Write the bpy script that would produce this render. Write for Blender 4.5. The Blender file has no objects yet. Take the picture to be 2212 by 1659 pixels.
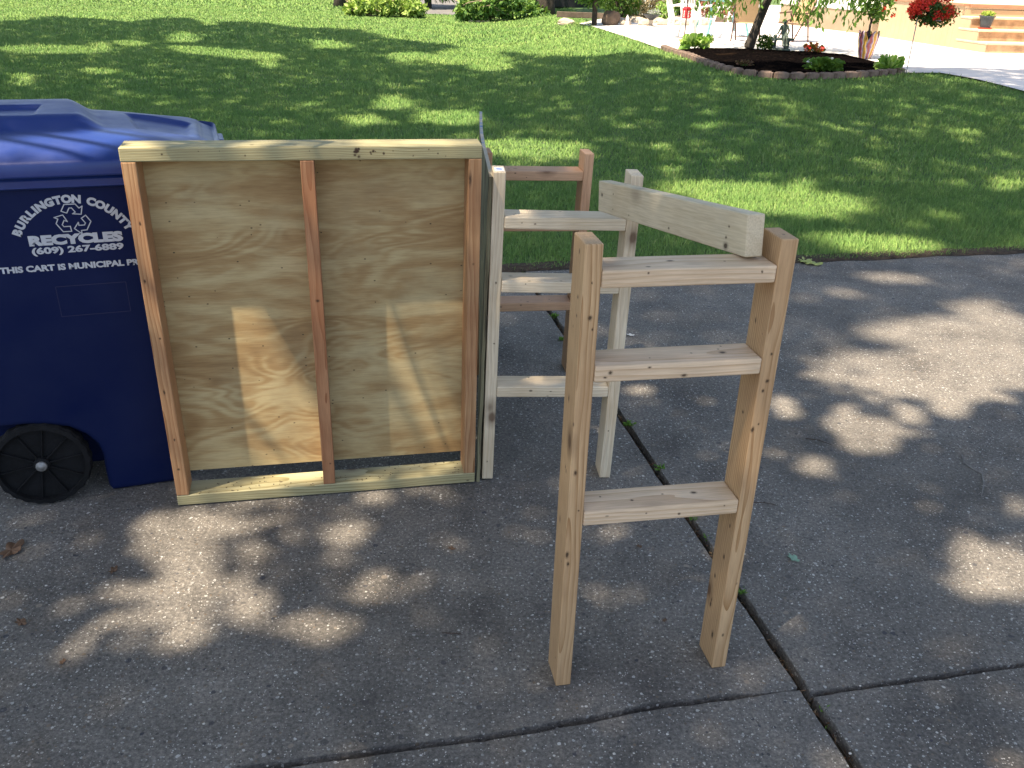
import bpy, bmesh, math, random
import numpy as np
from mathutils import Vector, Matrix, noise
random.seed(7); rng = np.random.default_rng(11)
scene = bpy.context.scene
COL = scene.collection

# ------------------------------------------------------------------ camera
FPX, PITCH, ROLL, CAMH = 1914.06, math.radians(25.3517), math.radians(1.87604), 1.63079   # focal length in pixels of a 2212 wide frame
F_ = Vector((0, math.cos(PITCH), -math.sin(PITCH))); r0 = Vector((1, 0, 0)); u0 = r0.cross(F_)
R_ = r0*math.cos(ROLL)+u0*math.sin(ROLL); U_ = -r0*math.sin(ROLL)+u0*math.cos(ROLL)
cd = bpy.data.cameras.new('camera'); cam = bpy.data.objects.new('camera', cd); COL.objects.link(cam)
cd.sensor_width = 36; cd.lens = FPX/2212*36; cd.clip_start = .02; cd.clip_end = 500
m3 = Matrix((R_, U_, -F_)).transposed(); cam.matrix_world = Matrix.Translation((0, 0, CAMH)) @ m3.to_4x4()
scene.camera = cam
# ------------------------------------------------------------------ light
SUN = Vector((-.322, -.283, .905)).normalized()      # towards the sun
w = bpy.data.worlds.new('World'); scene.world = w; w.use_nodes = True
nt = w.node_tree; bg = nt.nodes['Background']; sk = nt.nodes.new('ShaderNodeTexSky'); sk.sky_type = 'NISHITA'; sk.sun_disc = False
sk.sun_elevation = math.asin(SUN.z); sk.sun_rotation = math.atan2(SUN.x, SUN.y); sk.air_density = 1.0; sk.dust_density = 1.5; sk.ozone_density = 1
hs = nt.nodes.new('ShaderNodeHueSaturation'); hs.inputs['Saturation'].default_value = .85; nt.links.new(sk.outputs[0], hs.inputs['Color']); nt.links.new(hs.outputs[0], bg.inputs[0]); bg.inputs[1].default_value = .10
sl = bpy.data.lights.new('sun', 'SUN'); sl.energy = 5.0; sl.angle = math.radians(.55); sl.color = (1, .84, .64)
so = bpy.data.objects.new('sun', sl); COL.objects.link(so); so.rotation_euler = (-SUN).to_track_quat('-Z', 'Y').to_euler()
scene.view_settings.view_transform = 'Standard'; scene.view_settings.look = 'None'; scene.view_settings.gamma = 1
scene.view_settings.exposure = 1.42
scene.render.engine = 'CYCLES'

# ------------------------------------------------------------------ terrain height and points on the ground
def ss(a, b, x):
    t = np.clip((x-a)/(b-a), 0, 1); return t*t*(3-2*t)
def gz(x, y): return .4*ss(5.8, 13.5, np.asarray(y, float))*ss(-1.5, 2.4+0*np.asarray(x), np.asarray(x, float))
def ray(px, py):
    return F_+R_*((px-1106)/FPX)-U_*((py-829.5)/FPX)
def at(px, py, z=None):
    """point of the ground (or of the level z) seen at a place of the 2212x1659 photograph"""
    d = ray(px, py); o = Vector((0, 0, CAMH))
    if z is not None: return o+d*((z-CAMH)/d.z)
    t = (0-CAMH)/d.z; lo, hi = 0., t
    for _ in range(40):
        m = (lo+hi)/2; p = o+d*m
        if p.z > float(gz(p.x, p.y)): lo = m
        else: hi = m
    return o+d*hi
def shp(p): return (p.x-SUN.x/SUN.z*p.z, p.y-SUN.y/SUN.z*p.z)

# ------------------------------------------------------------------ tagging
def tag(o, label=None, cat=None, group=None, kind=None):
    if label: o['label'] = label
    if cat: o['category'] = cat
    if group: o['group'] = group
    if kind: o['kind'] = kind
    return o
def thing(name, label, cat, loc=(0, 0, 0), rz=0, group=None):
    o = bpy.data.objects.new(name, None); COL.objects.link(o); o.location = loc; o.rotation_euler = (0, 0, rz); o.empty_display_size = .1
    return tag(o, label, cat, group)
def link(name, me, mat, parent=None, M=None):
    me.materials.append(mat) if mat else None
    o = bpy.data.objects.new(name, me); COL.objects.link(o)
    if parent: o.parent = parent
    if M is not None: o.matrix_local = M
    return o
def copy_tree(o, parent=None):
    c = o.copy(); COL.objects.link(c); c.parent = parent
    for ch in [x for x in bpy.data.objects if x.parent == o]: copy_tree(ch, c)
    return c

# ------------------------------------------------------------------ mesh collector
class MB:
    def __init__(s): s.b = bmesh.new()
    def box(s, x0, x1, y0, y1, z0, z1, bev=0, seg=2, M=None):
        t = bmesh.new(); bmesh.ops.create_cube(t, size=1)
        for v in t.verts: v.co = Vector(((x0+x1)/2+v.co.x*(x1-x0), (y0+y1)/2+v.co.y*(y1-y0), (z0+z1)/2+v.co.z*(z1-z0)))
        if bev: bmesh.ops.bevel(t, geom=t.edges[:], offset=bev, segments=seg, profile=.6, affect='EDGES')
        return s.add(t, M)
    def add(s, t, M=None):
        if M is not None: t.transform(M)
        me = bpy.data.meshes.new('t'); t.to_mesh(me); t.free(); s.b.from_mesh(me); bpy.data.meshes.remove(me); return s
    def tube(s, pts, r, n=6, cap=True):
        pts = [Vector(p) for p in pts]; rs = r if hasattr(r, '__len__') else [r]*len(pts); rings = []
        up = Vector((.13, .2, .97))
        for i, p in enumerate(pts):
            d = (pts[min(i+1, len(pts)-1)]-pts[max(i-1, 0)]).normalized()
            a = d.cross(up if abs(d.dot(up)) < .95 else Vector((1, 0, 0))).normalized(); c = d.cross(a)
            rings.append([s.b.verts.new(p+(a*math.cos(2*math.pi*k/n)+c*math.sin(2*math.pi*k/n))*rs[i]) for k in range(n)])
        for A, B in zip(rings, rings[1:]):
            for k in range(n): s.b.faces.new((A[k], A[(k+1) % n], B[(k+1) % n], B[k]))
        if cap: s.b.faces.new(rings[0][::-1]); s.b.faces.new(rings[-1])
        return s
    def lathe(s, prof, n=24, c=(0, 0, 0), M=None):
        t = bmesh.new(); rings = []
        for r, z in prof: rings.append([t.verts.new((c[0]+r*math.cos(2*math.pi*k/n), c[1]+r*math.sin(2*math.pi*k/n), c[2]+z)) for k in range(n)])
        for A, B in zip(rings, rings[1:]):
            for k in range(n): t.faces.new((A[k], A[(k+1) % n], B[(k+1) % n], B[k]))
        t.faces.new(rings[0][::-1]); t.faces.new(rings[-1]); return s.add(t, M)
    def prism(s, poly, a, b, M=None):
        """polygon in x,z extruded along y"""
        t = bmesh.new(); A = [t.verts.new((x, a, z)) for x, z in poly]; B = [t.verts.new((x, b, z)) for x, z in poly]
        t.faces.new(A); t.faces.new(B[::-1])
        for i in range(len(poly)): j = (i+1) % len(poly); t.faces.new((A[j], A[i], B[i], B[j]))
        bmesh.ops.recalc_face_normals(t, faces=t.faces[:]); return s.add(t, M)
    def rock(s, c, r, seed=0, sub=2, sq=(1, 1, .7), amp=.3):
        t = bmesh.new(); bmesh.ops.create_icosphere(t, subdivisions=sub, radius=1)
        for v in t.verts:
            n = noise.noise(v.co*1.6+Vector((seed*3.1, seed, 7)))*amp+noise.noise(v.co*4+Vector((seed, 3, 1)))*amp*.3
            v.co = Vector((v.co.x*sq[0], v.co.y*sq[1], v.co.z*sq[2]))*r*(1+n)+Vector(c)
        return s.add(t)
    def build(s, name, mat, parent=None, M=None, smooth=False):
        bmesh.ops.recalc_face_normals(s.b, faces=s.b.faces[:])
        me = bpy.data.meshes.new(name); s.b.to_mesh(me); s.b.free()
        if smooth:
            for p in me.polygons: p.use_smooth = True
        return link(name, me, mat, parent, M)
def np_mesh(name, V, Fc, nper, smooth=False):
    me = bpy.data.meshes.new(name); V = np.ascontiguousarray(V, np.float32); Fc = np.ascontiguousarray(Fc, np.int32)
    me.vertices.add(len(V)); me.vertices.foreach_set('co', V.ravel()); nf = Fc.size//nper
    me.loops.add(Fc.size); me.loops.foreach_set('vertex_index', Fc.ravel()); me.polygons.add(nf)
    me.polygons.foreach_set('loop_start', np.arange(nf, dtype=np.int32)*nper); me.polygons.foreach_set('loop_total', np.full(nf, nper, np.int32))
    if smooth: me.polygons.foreach_set('use_smooth', np.ones(nf, bool))
    me.update(calc_edges=True); return me
def leaves(P, D, L, W, fold=.25, droop=0):
    """folded leaves: P base points, D directions, L lengths, W widths -> verts, quads (2 per leaf)"""
    n = len(P); D = D/np.linalg.norm(D, axis=1, keepdims=True); a = rng.normal(size=(n, 3)); S = np.cross(D, a); S /= np.linalg.norm(S, axis=1, keepdims=True)
    N = np.cross(S, D); L = np.broadcast_to(L, n)[:, None]; W = np.broadcast_to(W, n)[:, None]
    b = P; t = P+D*L-np.array([0, 0, 1.])*L*droop; mid = P+D*L*.5+0*N
    l = mid+S*W*.5+N*W*fold; r = mid-S*W*.5+N*W*fold; m2 = P+D*L*.75; l2 = m2+S*W*.3+N*W*fold*.6; r2 = m2-S*W*.3+N*W*fold*.6
    V = np.stack([b, l, l2, t, r2, r], 1).reshape(-1, 3); k = np.arange(n)[:, None]*6
    Fq = np.concatenate([k+np.array([[0, 1, 2, 3]]), k+np.array([[0, 3, 4, 5]])], 1)
    return V, Fq.reshape(-1, 4)
def rdir(n, zb=0): d = rng.normal(size=(n, 3)); d[:, 2] += zb; return d/np.linalg.norm(d, axis=1, keepdims=True)
def foliage(name, P, D, L, W, mat, parent=None, droop=0, M=None):
    V, Q = leaves(np.asarray(P, float), np.asarray(D, float), L, W, droop=droop); return link(name, np_mesh(name, V, Q, 4), mat, parent, M)

# ------------------------------------------------------------------ materials
def mat(name):
    m = bpy.data.materials.new(name); m.use_nodes = True; nt = m.node_tree; b = nt.nodes['Principled BSDF']; b.inputs['Specular IOR Level'].default_value = .3
    return m, nt, b
def N(nt, t, **k):
    n = nt.nodes.new('ShaderNode'+t)
    for a, v in k.items():
        if a in n.inputs.keys(): n.inputs[a].default_value = v
        else: setattr(n, a, v)
    return n
def L(nt, a, b): nt.links.new(a, b)
def ramp(nt, fac, stops, interp='LINEAR'):
    r = nt.nodes.new('ShaderNodeValToRGB'); e = r.color_ramp.elements; r.color_ramp.interpolation = interp
    while len(e) < len(stops): e.new(.5)
    for x, (p, c) in zip(e, stops): x.position = p; x.color = (*c, 1) if len(c) == 3 else c
    L(nt, fac, r.inputs[0]); return r.outputs[0]
def mix(nt, f, a, b, mode='MIX'):
    n = nt.nodes.new('ShaderNodeMix'); n.data_type = 'RGBA'; n.blend_type = mode
    for s, v in ((0, f), (6, a), (7, b)):
        if hasattr(v, 'links'): L(nt, v, n.inputs[s])
        elif s == 0: n.inputs[0].default_value = v
        else: n.inputs[s].default_value = (*v, 1)
    return n.outputs[2]
def math_(nt, op, a, b=None, c=None):
    n = nt.nodes.new('ShaderNodeMath'); n.operation = op
    for i, v in enumerate((a, b, c)):
        if v is None: continue
        if hasattr(v, 'links'): L(nt, v, n.inputs[i])
        else: n.inputs[i].default_value = v
    return n.outputs[0]
def bump(nt, b, h, s, d):
    n = N(nt, 'Bump'); n.inputs['Strength'].default_value = s; n.inputs['Distance'].default_value = d; L(nt, h, n.inputs['Height']); L(nt, n.outputs[0], b.inputs['Normal'])
def vec(nt, kind='Object', scale=(1, 1, 1), rnd=0):
    tc = N(nt, 'TexCoord'); mp = N(nt, 'Mapping'); L(nt, tc.outputs[kind], mp.inputs[0]); mp.inputs['Scale'].default_value = scale
    if rnd:
        oi = N(nt, 'ObjectInfo'); m = N(nt, 'VectorMath', operation='SCALE'); m.inputs[0].default_value = (7.1, 1.3, 2.7); L(nt, math_(nt, 'MULTIPLY', oi.outputs['Random'], rnd), m.inputs['Scale'])
        a = N(nt, 'VectorMath', operation='ADD'); L(nt, mp.outputs[0], a.inputs[0]); L(nt, m.outputs[0], a.inputs[1]); return a.outputs[0]
    return mp.outputs[0]
def noise_(nt, v, scale, det=3, rough=.55, dist=0):
    n = N(nt, 'TexNoise'); n.inputs['Scale'].default_value = scale; n.inputs['Detail'].default_value = det; n.inputs['Roughness'].default_value = rough; n.inputs['Distortion'].default_value = dist
    L(nt, v, n.inputs['Vector']); return n.outputs[0]
def voro(nt, v, scale, feat='F1'):
    n = N(nt, 'TexVoronoi', feature=feat); n.inputs['Scale'].default_value = scale; L(nt, v, n.inputs['Vector']); return n
def wood_mat(name, light, dark, grey=None, spacing=.0045, contrast=.8, knots=True, red=None, pores=.4):
    """sawn lumber: growth rings round an off-centre pith, grain along local x"""
    m, nt, b = mat(name); tc = N(nt, 'TexCoord'); oi = N(nt, 'ObjectInfo'); sep = N(nt, 'SeparateXYZ')
    sh = N(nt, 'VectorMath', operation='ADD'); L(nt, tc.outputs['Object'], sh.inputs[0]); cmb = N(nt, 'CombineXYZ'); L(nt, math_(nt, 'MULTIPLY', oi.outputs['Random'], 37), cmb.inputs[0]); L(nt, cmb.outputs[0], sh.inputs[1])
    mp = N(nt, 'Mapping'); mp.inputs['Scale'].default_value = (1.6, 9, 9); L(nt, sh.outputs[0], mp.inputs[0]); nz = N(nt, 'TexNoise'); nz.inputs['Scale'].default_value = 1; nz.inputs['Detail'].default_value = 2; L(nt, mp.outputs[0], nz.inputs['Vector'])
    dsp = N(nt, 'VectorMath', operation='SCALE'); sub = N(nt, 'VectorMath', operation='SUBTRACT'); L(nt, nz.outputs['Color'], sub.inputs[0]); sub.inputs[1].default_value = (.5, .5, .5); L(nt, sub.outputs[0], dsp.inputs[0]); dsp.inputs['Scale'].default_value = .05
    ad = N(nt, 'VectorMath', operation='ADD'); L(nt, tc.outputs['Object'], ad.inputs[0]); L(nt, dsp.outputs[0], ad.inputs[1]); L(nt, ad.outputs[0], sep.inputs[0])
    y = math_(nt, 'ADD', sep.outputs[1], math_(nt, 'MULTIPLY_ADD', oi.outputs['Random'], .09, -.03)); z = math_(nt, 'ADD', sep.outputs[2], .075)
    r = math_(nt, 'SQRT', math_(nt, 'ADD', math_(nt, 'MULTIPLY', y, y), math_(nt, 'MULTIPLY', z, z)))
    saw = math_(nt, 'FRACT', math_(nt, 'DIVIDE', r, spacing)); ring = math_(nt, 'POWER', saw, 2.2)
    mp2 = N(nt, 'Mapping'); mp2.inputs['Scale'].default_value = (12, 260, 260); L(nt, sh.outputs[0], mp2.inputs[0]); fine = noise_(nt, mp2.outputs[0], 1, 3, .6)
    mp3 = N(nt, 'Mapping'); mp3.inputs['Scale'].default_value = (3, 30, 30); L(nt, sh.outputs[0], mp3.inputs[0]); blot = noise_(nt, mp3.outputs[0], 1, 4, .6)
    big = noise_(nt, sh.outputs[0], 3.0, 3, .6)
    f = math_(nt, 'MULTIPLY', ring, contrast); f = math_(nt, 'MULTIPLY', f, math_(nt, 'MULTIPLY_ADD', blot, 1.2, .2))
    c = mix(nt, f, light, dark); c = mix(nt, math_(nt, 'MULTIPLY', ramp(nt, big, [(.42, (0, 0, 0)), (.68, (1, 1, 1))]), .55), c, red if red else tuple(d*.8+l*.2 for d, l in zip(dark, light)))
    c = mix(nt, .35, c, ramp(nt, fine, [(.3, (.45, .4, .35)), (.62, (1.05, 1.05, 1.05))]), 'MULTIPLY')
    if grey: c = mix(nt, ramp(nt, blot, [(.42, (0, 0, 0)), (.62, (1, 1, 1))]), c, grey)
    if knots:
        mk = N(nt, 'Mapping'); mk.inputs['Scale'].default_value = (4.2, 7, 7); L(nt, sh.outputs[0], mk.inputs[0]); v = voro(nt, mk.outputs[0], 1)
        sel = math_(nt, 'GREATER_THAN', N2(nt, v.outputs['Color']), .35)
        k1 = math_(nt, 'MULTIPLY', ramp(nt, v.outputs['Distance'], [(.055, (1, 1, 1)), (.10, (.5, .5, .5)), (.22, (0, 0, 0))]), sel); c = mix(nt, math_(nt, 'MULTIPLY', k1, .85), c, (.09, .045, .025))
        mk2 = N(nt, 'Mapping'); mk2.inputs['Scale'].default_value = (13, 22, 22); L(nt, sh.outputs[0], mk2.inputs[0]); v2 = voro(nt, mk2.outputs[0], 1)
        k2 = math_(nt, 'MULTIPLY', ramp(nt, v2.outputs['Distance'], [(.05, (1, 1, 1)), (.10, (0, 0, 0))]), math_(nt, 'GREATER_THAN', N2(nt, v2.outputs['Color']), 1-pores*1.1 if pores < .8 else .2)); c = mix(nt, math_(nt, 'MULTIPLY', k2, .8), c, (.05, .03, .02))
    L(nt, c, b.inputs['Base Color']); b.inputs['Roughness'].default_value = .62
    bump(nt, b, math_(nt, 'ADD', math_(nt, 'MULTIPLY', fine, .6), math_(nt, 'MULTIPLY', ring, -.35)), .35, .002); return m
def N2(nt, col): s = N(nt, 'SeparateColor'); L(nt, col, s.inputs[0]); return s.outputs[0]
def plain(name, col, rough=.6, var=.15, scale=8, metal=0, spec=.3, bmp=0, kind='Object'):
    m, nt, b = mat(name); v = vec(nt, kind); n = noise_(nt, v, scale, 5, .6)
    c = ramp(nt, n, [(.3, tuple(x*(1-var) for x in col)), (.7, tuple(min(1, x*(1+var)) for x in col))]); L(nt, c, b.inputs['Base Color'])
    b.inputs['Roughness'].default_value = rough; b.inputs['Metallic'].default_value = metal; b.inputs['Specular IOR Level'].default_value = spec
    if bmp: bump(nt, b, noise_(nt, v, scale*4, 4), bmp, .01)
    return m
def leaf_mat(name, c1, c2, c3=None, trans=.35, rough=.5, isl=True):
    m, nt, b = mat(name); g = N(nt, 'NewGeometry'); st = [(0, c1), (1, c2)] if not c3 else [(0, c1), (.6, c2), (1, c3)]
    c = ramp(nt, g.outputs['Random Per Island'], st); L(nt, c, b.inputs['Base Color']); b.inputs['Roughness'].default_value = rough; b.inputs['Specular IOR Level'].default_value = .25
    t = N(nt, 'BsdfTranslucent'); L(nt, mix(nt, .5, c, (.25, .4, .03)), t.inputs[0]); ms = N(nt, 'MixShader'); ms.inputs[0].default_value = trans
    L(nt, b.outputs[0], ms.inputs[1]); L(nt, t.outputs[0], ms.inputs[2]); L(nt, ms.outputs[0], nt.nodes['Material Output'].inputs[0]); return m

def concrete_mat(name, base=.17):
    m, nt, b = mat(name); v = vec(nt, 'Object'); n1 = noise_(nt, v, 2.2, 6, .65); n2 = noise_(nt, v, 9, 5, .65); n3 = noise_(nt, v, 95, 6, .8)
    k = base/.175
    c = ramp(nt, n1, [(.3, (.12*k, .112*k, .103*k)), (.48, (.20*k, .187*k, .169*k)), (.62, (.235*k, .22*k, .198*k)), (.75, (.33*k, .308*k, .276*k))])
    c = mix(nt, .5, c, ramp(nt, n2, [(.3, (.55, .56, .58)), (.5, (.95, .95, .95)), (.7, (1.25, 1.22, 1.18))]), 'MULTIPLY')
    c = mix(nt, .92, c, ramp(nt, n3, [(.28, (.22, .22, .23)), (.5, (.95, .95, .95)), (.70, (2.0, 1.95, 1.9))]), 'MULTIPLY')
    wv = N(nt, 'VectorMath', operation='ADD'); L(nt, v, wv.inputs[0]); nn = N(nt, 'TexNoise'); nn.inputs['Scale'].default_value = 60; L(nt, v, nn.inputs['Vector']); sc = N(nt, 'VectorMath', operation='SCALE'); L(nt, nn.outputs['Color'], sc.inputs[0]); sc.inputs['Scale'].default_value = .006; L(nt, sc.outputs[0], wv.inputs[1])
    hs = []
    for s, thr, rad, cols, amt in ((85, .74, .45, [(0, (.05, .055, .07)), (.35, (.22, .17, .12)), (.6, (.34, .33, .31)), (.8, (.5, .5, .48)), (1, (.75, .74, .7))], .9),
                                   (220, .80, .40, [(0, (.07, .07, .08)), (.5, (.4, .38, .35)), (1, (.85, .84, .8))], .9), (40, .88, .34, [(0, (.05, .055, .075)), (.7, (.13, .12, .11)), (1, (.36, .31, .25))], .8)):
        vo = voro(nt, wv.outputs[0], s); sp = N(nt, 'SeparateColor'); L(nt, vo.outputs['Color'], sp.inputs[0])
        inn = math_(nt, 'MULTIPLY', math_(nt, 'GREATER_THAN', sp.outputs[0], thr), math_(nt, 'LESS_THAN', vo.outputs['Distance'], math_(nt, 'MULTIPLY_ADD', sp.outputs[2], rad*.6, rad*.5)))
        c = mix(nt, math_(nt, 'MULTIPLY', inn, amt), c, ramp(nt, sp.outputs[1], cols)); hs.append(inn)
    # dirt stains and the pale worn bits
    st = noise_(nt, v, 1.1, 4, .6, .6); c = mix(nt, math_(nt, 'MULTIPLY', ramp(nt, st, [(.5, (0, 0, 0)), (.68, (1, 1, 1))]), .42), c, (.07, .066, .06))
    L(nt, c, b.inputs['Base Color']); b.inputs['Roughness'].default_value = .8; b.inputs['Specular IOR Level'].default_value = .35
    h = math_(nt, 'ADD', math_(nt, 'MULTIPLY', n3, 1.6), math_(nt, 'MULTIPLY', hs[0], .5)); h = math_(nt, 'ADD', h, math_(nt, 'MULTIPLY', noise_(nt, v, 45, 4, .6), 1.2)); bump(nt, b, h, 1.0, .006); return m

M_conc = concrete_mat('exposed_aggregate_concrete')
M_dirt = plain('joint_dirt', (.035, .026, .018), .9, .6, 60, bmp=.6)
def lawn_soil():
    m, nt, b = mat('lawn_soil'); v = vec(nt, 'Object'); n = noise_(nt, v, 14, 6, .7); c = ramp(nt, n, [(.3, (.05, .08, .03)), (.55, (.10, .17, .055)), (.75, (.15, .22, .08))]); L(nt, c, b.inputs['Base Color']); b.inputs['Roughness'].default_value = .9; bump(nt, b, noise_(nt, v, 90, 4), .8, .02); return m
M_lawn = lawn_soil()
M_grass = None
def grass_mat():
    m, nt, b = mat('grass_blade'); g = N(nt, 'NewGeometry'); v = vec(nt, 'Object'); n = noise_(nt, v, .8, 4, .6); n5 = noise_(nt, v, 5, 3, .6); upn = N(nt, 'VectorMath', operation='ADD'); L(nt, g.outputs['Normal'], upn.inputs[0]); upn.inputs[1].default_value = (0, 0, 1.6); nrm = N(nt, 'VectorMath', operation='NORMALIZE'); L(nt, upn.outputs[0], nrm.inputs[0])
    c = ramp(nt, g.outputs['Random Per Island'], [(0, (.13, .25, .075)), (.5, (.20, .355, .105)), (.93, (.29, .44, .15)), (1, (.42, .49, .23))])
    c = mix(nt, .6, c, ramp(nt, n, [(.3, (.6, .8, .6)), (.7, (1.3, 1.15, 1.0))]), 'MULTIPLY'); c = mix(nt, .5, c, ramp(nt, n5, [(.3, (.6, .7, .6)), (.7, (1.3, 1.2, 1.0))]), 'MULTIPLY')
    L(nt, c, b.inputs['Base Color']); b.inputs['Roughness'].default_value = .55; b.inputs['Specular IOR Level'].default_value = .25
    L(nt, nrm.outputs[0], b.inputs['Normal']); t = N(nt, 'BsdfTranslucent'); L(nt, mix(nt, .4, c, (.26, .42, .08)), t.inputs[0]); ms = N(nt, 'MixShader'); ms.inputs[0].default_value = .3
    L(nt, b.outputs[0], ms.inputs[1]); L(nt, t.outputs[0], ms.inputs[2]); L(nt, ms.outputs[0], nt.nodes['Material Output'].inputs[0]); return m
M_grass = grass_mat()
W_tan = wood_mat('tan_fir', (.60, .415, .235), (.34, .19, .08), spacing=.0085, contrast=1.15, red=(.41, .25, .13))
W_pink = wood_mat('pale_fir', (.74, .59, .42), (.5, .33, .19), spacing=.011, contrast=.9, red=(.57, .42, .26))
W_cream = wood_mat('cream_spruce', (.76, .665, .50), (.55, .42, .27), spacing=.009, contrast=.8, red=(.52, .40, .25))
W_red = wood_mat('reddish_fir', (.66, .42, .26), (.44, .235, .125), spacing=.005, contrast=.7, red=(.45, .24, .13))
W_brown = wood_mat('brown_fir_stud', (.50, .30, .155), (.28, .135, .055), spacing=.009, contrast=1.0, red=(.26, .10, .045))
W_mid = wood_mat('red_brown_stud', (.45, .24, .125), (.26, .11, .05), spacing=.008, contrast=1.1, red=(.32, .12, .05))
W_green = wood_mat('treated_pine', (.43, .405, .24), (.22, .19, .085), spacing=.007, contrast=1.3, red=(.35, .30, .16), pores=.9)
W_beam = wood_mat('pale_sawn_board', (.66, .575, .41), (.5, .41, .26), spacing=.03, contrast=.35, red=(.47, .37, .22))
W_old = wood_mat('weathered_sheet_edge', (.22, .20, .12), (.07, .06, .04), spacing=.004, contrast=1.0, red=(.15, .13, .075), knots=False)
def plywood_mat():
    m, nt, b = mat('plywood_face'); tc = N(nt, 'TexCoord'); mp = N(nt, 'Mapping'); mp.inputs['Scale'].default_value = (1.5, 1, 4.6); L(nt, tc.outputs['Object'], mp.inputs[0]); v = mp.outputs[0]
    mpb = N(nt, 'Mapping'); mpb.inputs['Scale'].default_value = (.95, 1, 5.2); L(nt, tc.outputs['Object'], mpb.inputs[0]); v8 = mpb.outputs[0]
    n = noise_(nt, v, 1.25, 2, .45, .5); n2 = noise_(nt, v8, 1.7, 5, .62, .35); sep = N(nt, 'SeparateXYZ'); L(nt, tc.outputs['Object'], sep.inputs[0])
    ph = math_(nt, 'ADD', math_(nt, 'MULTIPLY', n, 9), math_(nt, 'MULTIPLY', sep.outputs[2], 5.5)); ph = math_(nt, 'ADD', ph, math_(nt, 'MULTIPLY', n2, .6))
    s2 = math_(nt, 'SINE', math_(nt, 'MULTIPLY', ph, 11)); reg = ramp(nt, noise_(nt, v, .9, 2), [(.42, (0, 0, 0)), (.62, (1, 1, 1))])
    f = math_(nt, 'ADD', math_(nt, 'MULTIPLY_ADD', n2, 2.3, -.70), math_(nt, 'MULTIPLY', math_(nt, 'MULTIPLY', s2, reg), .15)); f = math_(nt, 'ADD', f, math_(nt, 'MULTIPLY', math_(nt, 'SINE', math_(nt, 'MULTIPLY', ph, 3.1)), .08))
    c = ramp(nt, f, [(.16, (.52, .425, .235)), (.36, (.47, .365, .19)), (.58, (.385, .265, .125)), (.9, (.31, .20, .09))])
    m4 = N(nt, 'Mapping'); m4.inputs['Scale'].default_value = (14, 10, 190); L(nt, tc.outputs['Object'], m4.inputs[0]); fine = noise_(nt, m4.outputs[0], 1, 4, .65)
    c = mix(nt, .5, c, ramp(nt, fine, [(.3, (.62, .55, .48)), (.6, (1.05, 1.04, 1.0))]), 'MULTIPLY')
    m5 = N(nt, 'Mapping'); m5.inputs['Scale'].default_value = (40, 10, 60); L(nt, tc.outputs['Object'], m5.inputs[0]); vo = voro(nt, m5.outputs[0], 1); cl = noise_(nt, tc.outputs['Object'], 4, 2)
    sp = math_(nt, 'MULTIPLY', math_(nt, 'LESS_THAN', vo.outputs['Distance'], .13), math_(nt, 'GREATER_THAN', math_(nt, 'ADD', N2(nt, vo.outputs['Color']), math_(nt, 'MULTIPLY_ADD', cl, .7, -.35)), .86)); c = mix(nt, math_(nt, 'MULTIPLY', sp, .8), c, (.04, .03, .02))
    big = noise_(nt, tc.outputs['Object'], 3.2, 5, .6); c = mix(nt, math_(nt, 'MULTIPLY', ramp(nt, big, [(.5, (0, 0, 0)), (.72, (1, 1, 1))]), .35), c, (.2, .17, .11))
    L(nt, c, b.inputs['Base Color']); b.inputs['Roughness'].default_value = .6; bump(nt, b, fine, .25, .001); return m
M_ply = plywood_mat()
M_blue = None
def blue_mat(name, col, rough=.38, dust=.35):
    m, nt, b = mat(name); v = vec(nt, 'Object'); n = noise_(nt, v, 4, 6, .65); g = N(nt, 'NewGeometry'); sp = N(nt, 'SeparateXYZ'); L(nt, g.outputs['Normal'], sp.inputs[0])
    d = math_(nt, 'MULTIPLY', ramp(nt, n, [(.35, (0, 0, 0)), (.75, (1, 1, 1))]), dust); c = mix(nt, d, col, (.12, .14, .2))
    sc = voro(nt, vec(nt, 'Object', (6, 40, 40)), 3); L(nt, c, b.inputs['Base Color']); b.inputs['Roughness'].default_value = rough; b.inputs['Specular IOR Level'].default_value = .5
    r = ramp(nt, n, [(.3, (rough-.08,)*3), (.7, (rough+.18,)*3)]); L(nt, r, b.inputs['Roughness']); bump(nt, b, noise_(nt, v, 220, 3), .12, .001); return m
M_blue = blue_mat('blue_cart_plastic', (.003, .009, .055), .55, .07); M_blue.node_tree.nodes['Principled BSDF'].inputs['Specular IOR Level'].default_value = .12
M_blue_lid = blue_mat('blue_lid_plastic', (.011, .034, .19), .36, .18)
M_white_print = plain('white_print', (.50, .53, .58), .6, .08, 30)
M_tyre = plain('black_wheel_rubber', (.006, .0065, .008), .85, .4, 20, bmp=.3)
M_steel = plain('galvanised_steel', (.28, .28, .28), .55, .15, 20, metal=.6)

# ------------------------------------------------------------------ ground sheets
PHI = .215; E1 = Vector((math.cos(PHI), math.sin(PHI), 0)); E2 = Vector((-math.sin(PHI), math.cos(PHI), 0)); J = at(1745, 1500, 0)
def G(a, b, z=0): p = J+E1*a+E2*b; return Vector((p.x, p.y, z))
def Gi(p): d = Vector(p)-J; return d.dot(E1), d.dot(E2)
GE = 3.40    # grass edge
def sheet(name, poly, z, m, **k):
    b = bmesh.new(); b.faces.new([b.verts.new((p[0], p[1], z)) for p in poly]); me = bpy.data.meshes.new(name); b.to_mesh(me); b.free()
    return tag(link(name, me, m), kind='structure', **k)
def gedge(a): return GE+.02*math.sin(a*2.3)+.03*noise.noise(Vector((a*1.7, 3, 0)))
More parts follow.
